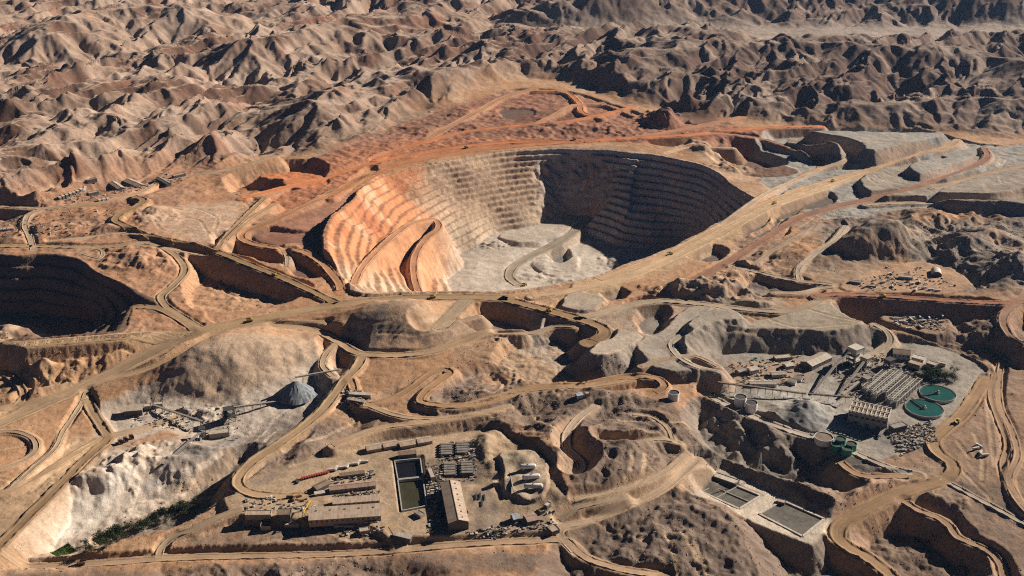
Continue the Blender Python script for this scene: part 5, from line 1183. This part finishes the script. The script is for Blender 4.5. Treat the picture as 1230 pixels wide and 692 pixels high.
# ================================================================== concentrator, right
tank('white tank standing alone with dark open top on the brown slope', 809, 480, 8.5, 13)
tank('upper left of the two paired white tanks with dark tops', 889, 485, 9.5, 13, group='paired white tanks')
tank('lower right of the two paired white tanks with dark tops', 902, 492, 9.5, 13, group='paired white tanks')
tank('widest low white tank with grey top beside the green tanks', 989, 530, 13.5, 8, top='brown_roof')
for (px, py, lab) in ((1009,534,'rear left'), (1004,541,'front left'), (1022,540,'rear right'), (1017,546,'front right')):
    tank(lab+' of four small dark green tanks', px, py, 7.5, 10.5, wall='green_paint', group='four green tanks')
green_water = water_mat('green_water', (.003,.075,.06), .4)
def thickener(label, px, py, r, arm):
    x, y, z = hit(px, py); t = thing('thickener', label, 'thickener', (x, y, z), arm, 'green thickeners')
    part(t, 'ring_wall', MB().lathe([(r,-2),(r,3.2),(r-.6,3.2),(r-.6,-1)], 56, cap=False), M('concrete'))
    part(t, 'water', MB().lathe([(r-.6,2.2),(r-.6,2.3),(.01,2.3)], 56), green_water)
    part(t, 'feed_well', MB().lathe([(3.4,1),(3.4,4.2),(2.9,4.2),(2.9,3.4),(.01,3.4)], 20), M('concrete'))
    b = MB()
    for s in (-1, 1):
        b.beam((0, s*1.1, 4.4), (r+2, s*1.1, 4.4), .4); b.beam((0, s*1.1, 5.8), (r+2, s*1.1, 5.8), .3)
        for k in range(8): b.beam((r*k/8, s*1.1, 4.4), (r*(k+1)/8, s*1.1, 5.8), .2)
    b.box(0, r+2, -1, 1, 4.3, 4.5); part(t, 'bridge', b, M('black_steel'))
    part(t, 'drive_head', MB().lathe([(1.6,4.2),(1.6,7.2),(.8,7.8),(.01,7.8)], 16), M('pale_roof'))
    part(t, 'launder', MB().lathe([(r-2.4,2.32),(r-2.4,2.8),(r-2.1,2.8),(r-2.1,2.32)], 56, cap=False), M('steel'))
    return t
thickener('upper right green round thickener pool', 1126, 474, 28, math.radians(200))
thickener('lower left green round thickener pool', 1110, 492, 29, math.radians(110))
# mill building: tall front wall with pilasters, ribbed roof
L, r, loc = frame_on((1018,507), (1064,519)); t = thing('mill_building', 'tall beige mill building with ribbed roof and dark openings', 'building', loc, r)
wd = 34; h = 21
part(t, 'wall', MB().box(-L/2, L/2, 0, wd, -3, h), M('wall_grey'))
rf = part(t, 'roof', MB().box(-L/2-.4, L/2+.4, -.4, wd+.4, h+.003, h+.5), M('brown_roof'))
for k in range(10): part(rf, 'roof_rib', MB().box(-L/2+L*k/9-.7, -L/2+L*k/9+.7, -.6, wd+.6, h+.503, h+1.9), M('cream_beam'))
for k in range(3): part(rf, 'roof_beam', MB().box(-L/2-.6, L/2+.6, wd*k/2-.7, wd*k/2+.7, h+1.905, h+2.7), M('cream_beam'))
for k in range(8): part(t, 'pilaster', MB().box(-L/2+L*k/7-.55, -L/2+L*k/7+.55, -.7, 0.05, -3, h-.2), M('wall_tan'))
for k in range(7):
    xx = -L/2+L*(k+.5)/7; part(t, 'window', MB().box(xx-L*.045, xx+L*.045, -.12, .05, h*.62, h*.78), M('glass'))
    if k in (1, 3, 5, 6): part(t, 'door', MB().box(xx-L*.05, xx+L*.05, -.15, .05, -.5, 6.5), M('black_steel'))
# flotation rows behind it
A = hit(1052,484); B = hit(1086,452); fr_ = math.atan2(B[1]-A[1], B[0]-A[0]); FL = math.hypot(B[0]-A[0], B[1]-A[1])
for k in range(6):
    off = (k-2.5)*11; x = (A[0]+B[0])/2-math.sin(fr_)*off*-1; y = (A[1]+B[1])/2+math.cos(fr_)*off*-1
    t = thing('flotation_row', ('leftmost','second from left','third from left','third from right','second from right','rightmost')[k]+' long open flotation row behind the mill building', 'flotation row', (x, y, float(ground(x, y))), fr_, 'flotation rows')
    n = 9; q = FL*(.72+.1*((k*7) % 3)); hh = 9+((k*5) % 4)*1.6
    part(t, 'cell_bank', MB().box(-q/2, q/2, -2.6, 2.6, -2, hh-3), M('wall_dark' if k % 2 else 'wall_grey'))
    for s in (-1, 1): part(t, 'crane_beam', MB().box(-q/2, q/2, s*3.6-.35, s*3.6+.35, hh, hh+.9), M('cream_beam'))
    for i in range(n+1):
        xx = -q/2+q*i/n; part(t, 'portal_frame', MB().box(xx-.3, xx+.3, -3.8, -3.3, -2, hh-.05).box(xx-.3, xx+.3, 3.3, 3.8, -2, hh-.05).box(xx-.3, xx+.3, -3.2, 3.2, hh-.7, hh-.06), M('cream_beam'))
    for i in range(n): part(t, 'agitator', MB().lathe([(1.5,hh-3),(1.5,hh-2.2),(.6,hh-2),(.6,hh-.9),(.01,hh-.9)], 12, -q/2+q*(i+.5)/n, 0), M('steel'))
# crushers and conveyors
frame_tower('crusher_tower', 'tall pale multi-level crusher tower above the flotation rows', 1026, 436, 20, 18, 30, 4, 35, clad='cream_beam', mat='cream_beam')
frame_tower('screen_tower', 'lower pale screening tower right of the tall crusher tower', 1040, 441, 16, 13, 20, 3, 35, clad='pale_roof', mat='cream_beam')
frame_tower('screen_tower', 'small pale steel tower left of the flotation rows', 1040, 462, 12, 12, 14, 2, 35, clad='grey_roof', mat='cream_beam')
frame_tower('screen_tower', 'dark steel tower between the brown warehouse and flotation rows', 1068, 440, 15, 12, 14, 2, 35, clad='dark_roof', mat='black_steel')
conveyor('steep long conveyor climbing to the tall crusher tower', ((976,474),(1020,432)), 3.4, (2, 24), mat='cream_beam', legs=6)
conveyor('second conveyor climbing right of the steep long conveyor', ((1008,475),(1036,446)), 3, (3, 16), mat='cream_beam', legs=4)
conveyor('long low pipe conveyor crossing from the sheds to the mill', ((862,462),(968,477)), 3, (3, 5), legs=12, mat='black_steel', roof='brown_roof')
conveyor('low conveyor entering the left corner of the mill building', ((970,477),(1020,486)), 3, (5, 12), legs=5, mat='black_steel', roof='brown_roof')
conveyor('pale covered conveyor down from the mill to the green tanks', ((1066,514),(1056,526)), 4, (9, 2), legs=2, roof='pale_roof')
conveyor('short covered conveyor left of the flotation rows', ((1012,478),(1040,458)), 4, (4, 10), legs=3, roof='pale_roof')
# sheds
S = [('warehouse', 'brown gabled warehouse at back right above the flotation rows', (1072,424), (1092,429), 24, 9, 'gable', 'brown_roof', 'wall_white'),
 ('plant_shed', 'white flat plant shed right of the brown warehouse', (1096,432), (1110,436), 14, 7, 'flat', 'white_roof', 'wall_white'),
 ('plant_shed', 'tan plant shed below the white one near brown warehouse', (1092,438), (1106,443), 13, 7, 'flat', 'tan_roof', 'wall_tan'),
 ('plant_shed', 'small pale block at right end behind the thickeners', (1114,438), (1124,442), 12, 6, 'flat', 'pale_roof', 'wall_tan'),
 ('plant_shed', 'thin white block at far right behind the thickeners', (1128,438), (1136,440), 7, 5, 'flat', 'white_roof', 'wall_white'),
 ('plant_shed', 'low grey block right of mill building below the thickeners', (1070,518), (1086,514), 12, 7, 'flat', 'grey_roof', 'wall_dark'),
 ('big_shed', 'large pale gabled shed with dark gable left of the crusher', (968,442), (992,430), 24, 7, 'gable', 'pale_roof', 'wall_dark'),
 ('row_shed', 'long white shed in front of the shed cluster', (900,462), (932,463), 11, 5, 'gable', 'white_roof', 'wall_white'),
 ('row_shed', 'grey shed at left end of the shed cluster', (885,450), (893,447), 11, 6, 'gable', 'grey_roof', 'wall_dark'),
 ('row_shed', 'bright white gabled shed second from left in the cluster', (899,448), (909,446), 12, 6, 'gable', 'white_roof', 'wall_white'),
 ('row_shed', 'pale long shed in middle of the shed cluster', (926,452), (943,451), 11, 5, 'gable', 'pale_roof', 'wall_white'),
 ('row_shed', 'left of two narrow grey roofs at right of the shed cluster', (946,459), (956,462), 8, 4, 'mono', 'grey_roof', 'wall_white'),
 ('row_shed', 'right of two narrow grey roofs at right of the shed cluster', (953,455), (963,458), 8, 4, 'mono', 'grey_roof', 'wall_white'),
 ('row_shed', 'pale flat shed at back of the shed cluster', (930,432), (950,430), 12, 4, 'flat', 'pale_roof', 'wall_tan'),
 ('row_shed', 'white square shed behind the pale long shed', (942,442), (951,440), 13, 5, 'gable', 'white_roof', 'wall_tan'),
 ('control_hut', 'white hut on the settling pad with dark front', (859,573), (886,583), 12, 5, 'flat', 'white_roof', 'wall_dark'),
 ('control_hut', 'small dark hut at top corner of the lower settling pad', (934,603), (943,606), 8, 4, 'flat', 'pale_roof', 'wall_dark'),
 ('barn', 'white vaulted barn on the red yard', (1120,325), (1129,333), 0, 0, 'barn', 'white_roof', 'wall_dark'),
 ('yard_house', 'long low white house in middle of the red yard', (1080,334), (1096,335), 9, 4, 'flat', 'pale_roof', 'wall_white'),
 ('yard_house', 'white gabled hut at left end of the red yard', (1022,339), (1034,341), 10, 4, 'gable', 'white_roof', 'wall_tan'),
 ('yard_house', 'small tan hut right of the white gabled hut in red yard', (1042,344), (1052,345), 7, 3, 'flat', 'tan_roof', 'wall_tan'),
 ('yard_house', 'tiny pale hut at back edge of the red yard', (1064,322), (1070,322), 6, 3, 'flat', 'pale_roof', 'wall_tan'),
 ('town_hall', 'left of two long pale roofs on the far left terrace', (135,219), (146,228), 17, 8, 'gable', 'pale_roof', 'wall_dark'),
 ('town_hall', 'right of two long pale roofs on the far left terrace', (153,218), (170,224), 22, 8, 'gable', 'tan_roof', 'wall_dark'),
 ('town_shed', 'grey roof right of the two long pale roofs, far left', (190,216), (203,224), 12, 6, 'gable', 'grey_roof', 'wall_dark'),
 ('town_shed', 'small brown block cluster left of the two long pale roofs', (104,217), (116,219), 12, 6, 'flat', 'brown_roof', 'wall_dark'),
 ('town_shed', 'low tan shed below the two long pale roofs', (106,234), (118,233), 10, 5, 'flat', 'tan_roof', 'wall_dark'),
 ('town_shed', 'low tan shed right of the grey roof on the left terrace', (208,214), (222,211), 12, 6, 'flat', 'tan_roof', 'wall_dark'),
 ('field_hut', 'bluish white hut on the dark slope in mid ground', (692,478), (699,477), 9, 5, 'gable', 'blue_roof', 'wall_white'),
 ('field_hut', 'small pale hut right of the bluish white hut', (703,476), (708,474), 7, 4, 'flat', 'pale_roof', 'wall_tan')]
for (nm, lab, a, b, wd, h, rf_, rc, wc) in S:
    if rf_ == 'barn':
        L, r, loc = frame_on(a, b); L = 26; t = thing('barn', lab, 'barn', loc, math.radians(75))
        prof = [(9*math.cos(math.pi*k/12), 3+7*math.sin(math.pi*k/12)) for k in range(13)]
        part(t, 'roof', MB().prism([(9,-1)]+prof+[(-9,-1)], -L/2, L/2), M('white_roof')); part(t, 'gable_wall', MB().prism([(8.5,-1)]+[(y*.95, z*.95) for y, z in prof]+[(-8.5,-1)], -L/2-.3, -L/2-.01), M('wall_dark'))
        part(t, 'door', MB().box(-L/2-.5, -L/2-.31, -4, 4, -.5, 6), M('black_steel'))
    else: building(nm, lab, a, b, wd, h, rf_, rc=rc, wc=wc, windows=4 if wd > 9 else 0)
for i in range(8):
    building('row_house', ('leftmost','second','third','fourth','fifth','sixth','seventh','eighth')[i]+' tan-roofed house from left in the row below the left terrace', (70+i*4.2, 240-i*1.6), (72.6+i*4.2, 239-i*1.6), 9, 5, rc='tan_roof', wc='wall_dark', group='terrace row houses')
for i in range(3):
    building('row_house', ('left','middle','right')[i]+' of three small white houses on the left terrace', (118+i*5, 242-i*.8), (121+i*5, 241.4-i*.8), 8, 4, rc='white_roof', wc='wall_white', group='three white terrace houses')
for i in range(4):
    building('row_house', ('first','second','third','fourth')[i]+' white house from left in the row at the left edge', (1+i*4.2, 277-i*.4), (3.8+i*4.2, 276.7-i*.4), 9, 4, rc='white_roof', wc='wall_white', group='white houses at left edge')
scatter(make_lorry, [(1060,340,10),(1072,345,80),(1095,342,20),(1104,340,80),(1110,347,10),(1118,349,0),(1126,350,0),(1100,349,60),(1068,330,30)], 0, '# of the lorries in the red yard near the white barn', 'lorries in the red yard')
kk = random.Random(7); sp = []
for i in range(26): sp.append((1074+kk.random()*60, 379+kk.random()*17, kk.choice((10, 20, 80, 100))))
scatter(make_container, sp[:9], 0, '# of the grey containers in the gear yard below the red road', 'grey containers in the gear yard', col='wall_grey')
scatter(make_container, sp[9:15], 0, '# of the rusty containers in the gear yard below the red road', 'rusty containers in the gear yard', col='rust')
scatter(make_lorry, sp[15:26], 0, '# of the lorries in the gear yard below the red road', 'lorries in the gear yard')
scatter(make_container, [(904,433,20),(907,431,20)], 0, ['left teal container behind the shed cluster','right teal container behind the shed cluster'], 'teal containers', col='teal_paint')
scatter(make_pickup, [(912,455,0),(920,442,80),(935,447,0),(960,450,30),(1050,524,10),(1055,527,60)], 0, '# of the white pickups around the plant sheds', 'pickups around the plant sheds')
kk = random.Random(11)
scatter(make_container, [(1092+kk.random()*38-10, 520+kk.random()*22, kk.random()*180) for i in range(12)], 0, '# of the grey containers in the scrap yard below the thickeners', 'containers in the scrap yard', col='wall_grey')
scatter(make_lorry, [(1172,540,20),(1178,545,60),(1176,537,120),(1183,548,10)], 0, '# of the lorries in the red-soil yard right of the brown road', 'lorries right of the brown road')
# settling beds
def bed(label, corners, divs, z):
    P = [at(px, py, z) for px, py in corners]; cx = sum(p[0] for p in P)/4; cy = sum(p[1] for p in P)/4
    t = thing('settling_bed', label, 'settling bed', (cx, cy, z)); Q = [Vector((p[0]-cx, p[1]-cy, 0)) for p in P]
    part(t, 'bed', MB().add([tuple(q*1.0) for q in Q], [(3,2,1,0)]), paint('sludge', C_['sludge'], .9, .35, 0, .12))
    for i in range(4):
        a, b = Q[i], Q[(i+1) % 4]; part(t, 'kerb_wall', MB().beam((a.x, a.y, .4), (b.x, b.y, .4), 3.0, 2.6), M('white_roof'))
    for (s, u) in divs:
        a = Q[0].lerp(Q[1], u) if s == 0 else Q[0].lerp(Q[3], u); b = Q[3].lerp(Q[2], u) if s == 0 else Q[1].lerp(Q[2], u)
        part(t, 'divider_wall', MB().beam((a.x, a.y, .4), (b.x, b.y, .4), 1.1, 1.8), M('concrete'))
bed('upper left rectangular settling bed split by low walls', [(826,584),(853,571),(914,596),(888,612)], [(1,.28),(1,.55),(0,.5)], -62.6)
bed('lower right rectangular undivided settling bed', [(912,618),(940,602),(990,624),(964,645)], [], -62.6)
# lattice mast
x, y, z = hit(912,566); t = thing('lattice_mast', 'slender lattice mast standing in the shaded ravine', 'mast', (x, y, z))
for i in (-1, 1):
    for j in (-1, 1): part(t, 'leg', MB().beam((i*2.4, j*2.4, -1), (i*.3, j*.3, 30), .3), M('cream_beam'))
br = MB()
for k in range(8):
    w0 = 2.4-2.1*k/8; w1 = 2.4-2.1*(k+1)/8; a, b = 30*k/8, 30*(k+1)/8
    for s in (-1, 1): br.beam((-w0, s*w0, a), (w1, s*w1, b), .18); br.beam((s*w0, -w0, a), (s*w1, w1, b), .18)
part(t, 'bracing', br, M('cream_beam'))
# ================================================================== scrub in the ravine, trees behind the thickeners
def leaf_mat(name, col):
    m, t, b = nodes(name); pos = t.nodes.new('ShaderNodeNewGeometry').outputs['Position']; n = noise(t, .8, 3, .6, pos)
    r = ramp(t, n.outputs[0], [(.3, tuple(c*.6 for c in col)), (.7, tuple(c*1.4 for c in col))]); t.links.new(r.outputs[0], b.inputs['Base Color']); return m
LEAF = leaf_mat('scrub_leaves', (.045,.06,.022)); BARK = paint('bark', (.12,.085,.06))
def crown_mesh(seed, R=3.2):
    q = random.Random(seed); m = MB()
    cl = [Vector((q.uniform(-1,1), q.uniform(-1,1), q.uniform(-.5,.8)))*R*.62+Vector((0,0,R*1.15)) for _ in range(7)]
    for _ in range(230):
        c = q.choice(cl); d = Vector((q.gauss(0,1), q.gauss(0,1), q.gauss(0,1))).normalized()*R*.5*q.uniform(.5,1); p = c+d
        if p.z < .3: continue
        u = Vector((q.gauss(0,1), q.gauss(0,1), q.gauss(0,1))).normalized(); v = u.cross(d.normalized()+Vector((.01,0,0))); s = R*.13
        m.add([p-u*s, p+v*s*.6, p+u*s, p-v*s*.6], [(0,1,2,3)])
    return m.mesh('crown', LEAF)
def trunk_mesh(seed, R=3.2):
    q = random.Random(seed); m = MB(); m.lathe([(.28,-.6),(.2,R*.5),(.12,R*1.2),(.01,R*1.3)], 7)
    for _ in range(4): m.rod((0,0,R*q.uniform(.4,.7)), (q.uniform(-1,1)*R*.6, q.uniform(-1,1)*R*.6, R*q.uniform(1,1.5)), .09, 5)
    return m.mesh('trunk', BARK)
CR = [crown_mesh(s) for s in range(4)]; TR = [trunk_mesh(s) for s in range(4)]
def tree(name, px, py, s, label, group, i):
    x, y, z = hit(px, py); t = thing(name, label, 'tree', (x, y, z), i*1.7, group); t.scale = (s, s, s*.9)
    part(t, 'crown', CR[i % 4], None); part(t, 'trunk', TR[i % 4], None)
kk = random.Random(3)
for i in range(70):
    u = kk.random(); px = 100+u*138; py = 662-u*58+kk.uniform(-7, 8)
    tree('scrub_tree', px, py, kk.uniform(1.0, 2.2), 'dark green scrub tree growing along the shaded ravine', 'scrub trees in the ravine', i)
for i in range(26): tree('plant_tree', 1108+kk.random()*44, 447+kk.random()*12, kk.uniform(1.6, 2.8), 'dark tree in the clump between the brown warehouse and the thickeners', 'trees behind the thickeners', i)
for i in range(5): tree('plant_tree', 684+kk.random()*22, 458+kk.random()*3, kk.uniform(.7, 1.2), 'dark bush in the clump on the mid-ground slope below the grey lobe', 'bushes on the mid-ground slope', i)
V = []; Fg = []; P = np.array([hit(*p) for p in ((60,664),(82,652),(92,662),(70,671))])
for i in range(2600):
    a, b = kk.random(), kk.random(); p = P[0]*(1-a)*(1-b)+P[1]*a*(1-b)+P[2]*a*b+P[3]*(1-a)*b; g = float(ground(p[0], p[1])); an = kk.random()*6.3; s = kk.uniform(.4, .9); k = len(V)
    V += [(p[0]-math.cos(an)*s, p[1]-math.sin(an)*s, g-.1), (p[0]+math.cos(an)*s, p[1]+math.sin(an)*s, g-.1), (p[0]+kk.uniform(-.4,.4), p[1]+kk.uniform(-.4,.4), g+kk.uniform(.6,1.4))]; Fg.append((k, k+1, k+2))
me = mesh_np('grass', V, Fg, leaf_mat('grass_blades', (.10,.15,.03))); o = bpy.data.objects.new('grass', me); COL.objects.link(o); o['kind'] = 'stuff'; o['label'] = 'small bright green grass patch at the lower end of the ravine'; o['category'] = 'grass'

for lab, cs, n, sd in (('cluttered gear along the upper edge of the workshop yard', [(396,574),(450,565),(452,575),(400,582)], 90, 1),
  ('scattered gear between the pinkish and the middle workshop', [(400,594),(455,590),(456,598),(402,603)], 90, 2), ('scattered gear in front of the widest workshop', [(400,636),(462,630),(460,640),(410,645)], 70, 3),
  ('dark pipes and pumps between the ponds and the hall', [(512,556),(530,560),(545,640),(515,640)], 200, 4), ('pipework between the settler roofs', [(526,532),(570,528),(576,578),(530,582)], 180, 5),
  ('gear scattered on the lower right compound yard', [(560,640),(668,612),(672,640),(570,650)], 170, 6), ('gear beside the road bend and left stores', [(290,600),(370,596),(372,612),(296,616)], 60, 7),
  ('scrap heap of the yard below the thickeners', [(1066,520),(1120,505),(1126,530),(1080,548)], 420, 8), ('plant clutter round the crusher and flotation rows', [(990,440),(1068,428),(1110,455),(1030,490)], 420, 9),
  ('plant clutter between flotation rows and thickeners', [(1078,446),(1104,446),(1086,486),(1068,494)], 200, 10), ('gear round the shed cluster', [(872,436),(960,428),(968,462),(880,462)], 200, 11),
  ('stored gear in the yard below the red road', [(1066,380),(1128,378),(1136,398),(1085,390)], 220, 12), ('stored gear in the red yard', [(1018,338),(1110,320),(1150,345),(1040,350)], 180, 13),
  ('scrap round the tailings conveyors', [(150,488),(290,490),(285,530),(160,512)], 160, 14), ('clutter among the far left terrace buildings', [(60,236),(200,206),(225,216),(80,246)], 220, 15),
  ('gear on the cleared patch right of the ore pile', [(412,466),(448,474),(440,488),(408,486)], 130, 16), ('debris on the terraces at the far left', [(0,262),(140,250),(140,285),(0,285)], 160, 17)):
    clutter(lab, cs, n, sd)
# ------------------------------------------------------------------ haze: a closed box of thin air round camera and ground
def haze():
    x, y0, y1, z0, z1 = 9000, -300, 15300, float(HT.min())-3, max(float(HT.max()), CAM_H)+60
    V = [(-x,y0,z0),(x,y0,z0),(x,y1,z0),(-x,y1,z0),(-x,y0,z1),(x,y0,z1),(x,y1,z1),(-x,y1,z1)]
    Fh = [(0,3,2,1),(4,5,6,7),(0,1,5,4),(1,2,6,5),(2,3,7,6),(3,0,4,7)]
    m = bpy.data.materials.new('haze'); m.use_nodes = True; t = m.node_tree; t.nodes.clear()
    o = t.nodes.new('ShaderNodeOutputMaterial'); v = t.nodes.new('ShaderNodeVolumePrincipled')
    v.inputs['Color'].default_value = (.34,.60,1.0,1); v.inputs['Density'].default_value = HAZE; v.inputs['Anisotropy'].default_value = .2
    t.links.new(v.outputs[0], o.inputs['Volume'])
    me = mesh_np('haze', V, Fh, m); ob = bpy.data.objects.new('haze', me); COL.objects.link(ob); ob['kind'] = 'stuff'
    ob['label'] = 'thin blue haze lying over the far hills'; ob['category'] = 'haze'
HAZE = 1.0e-5
haze()
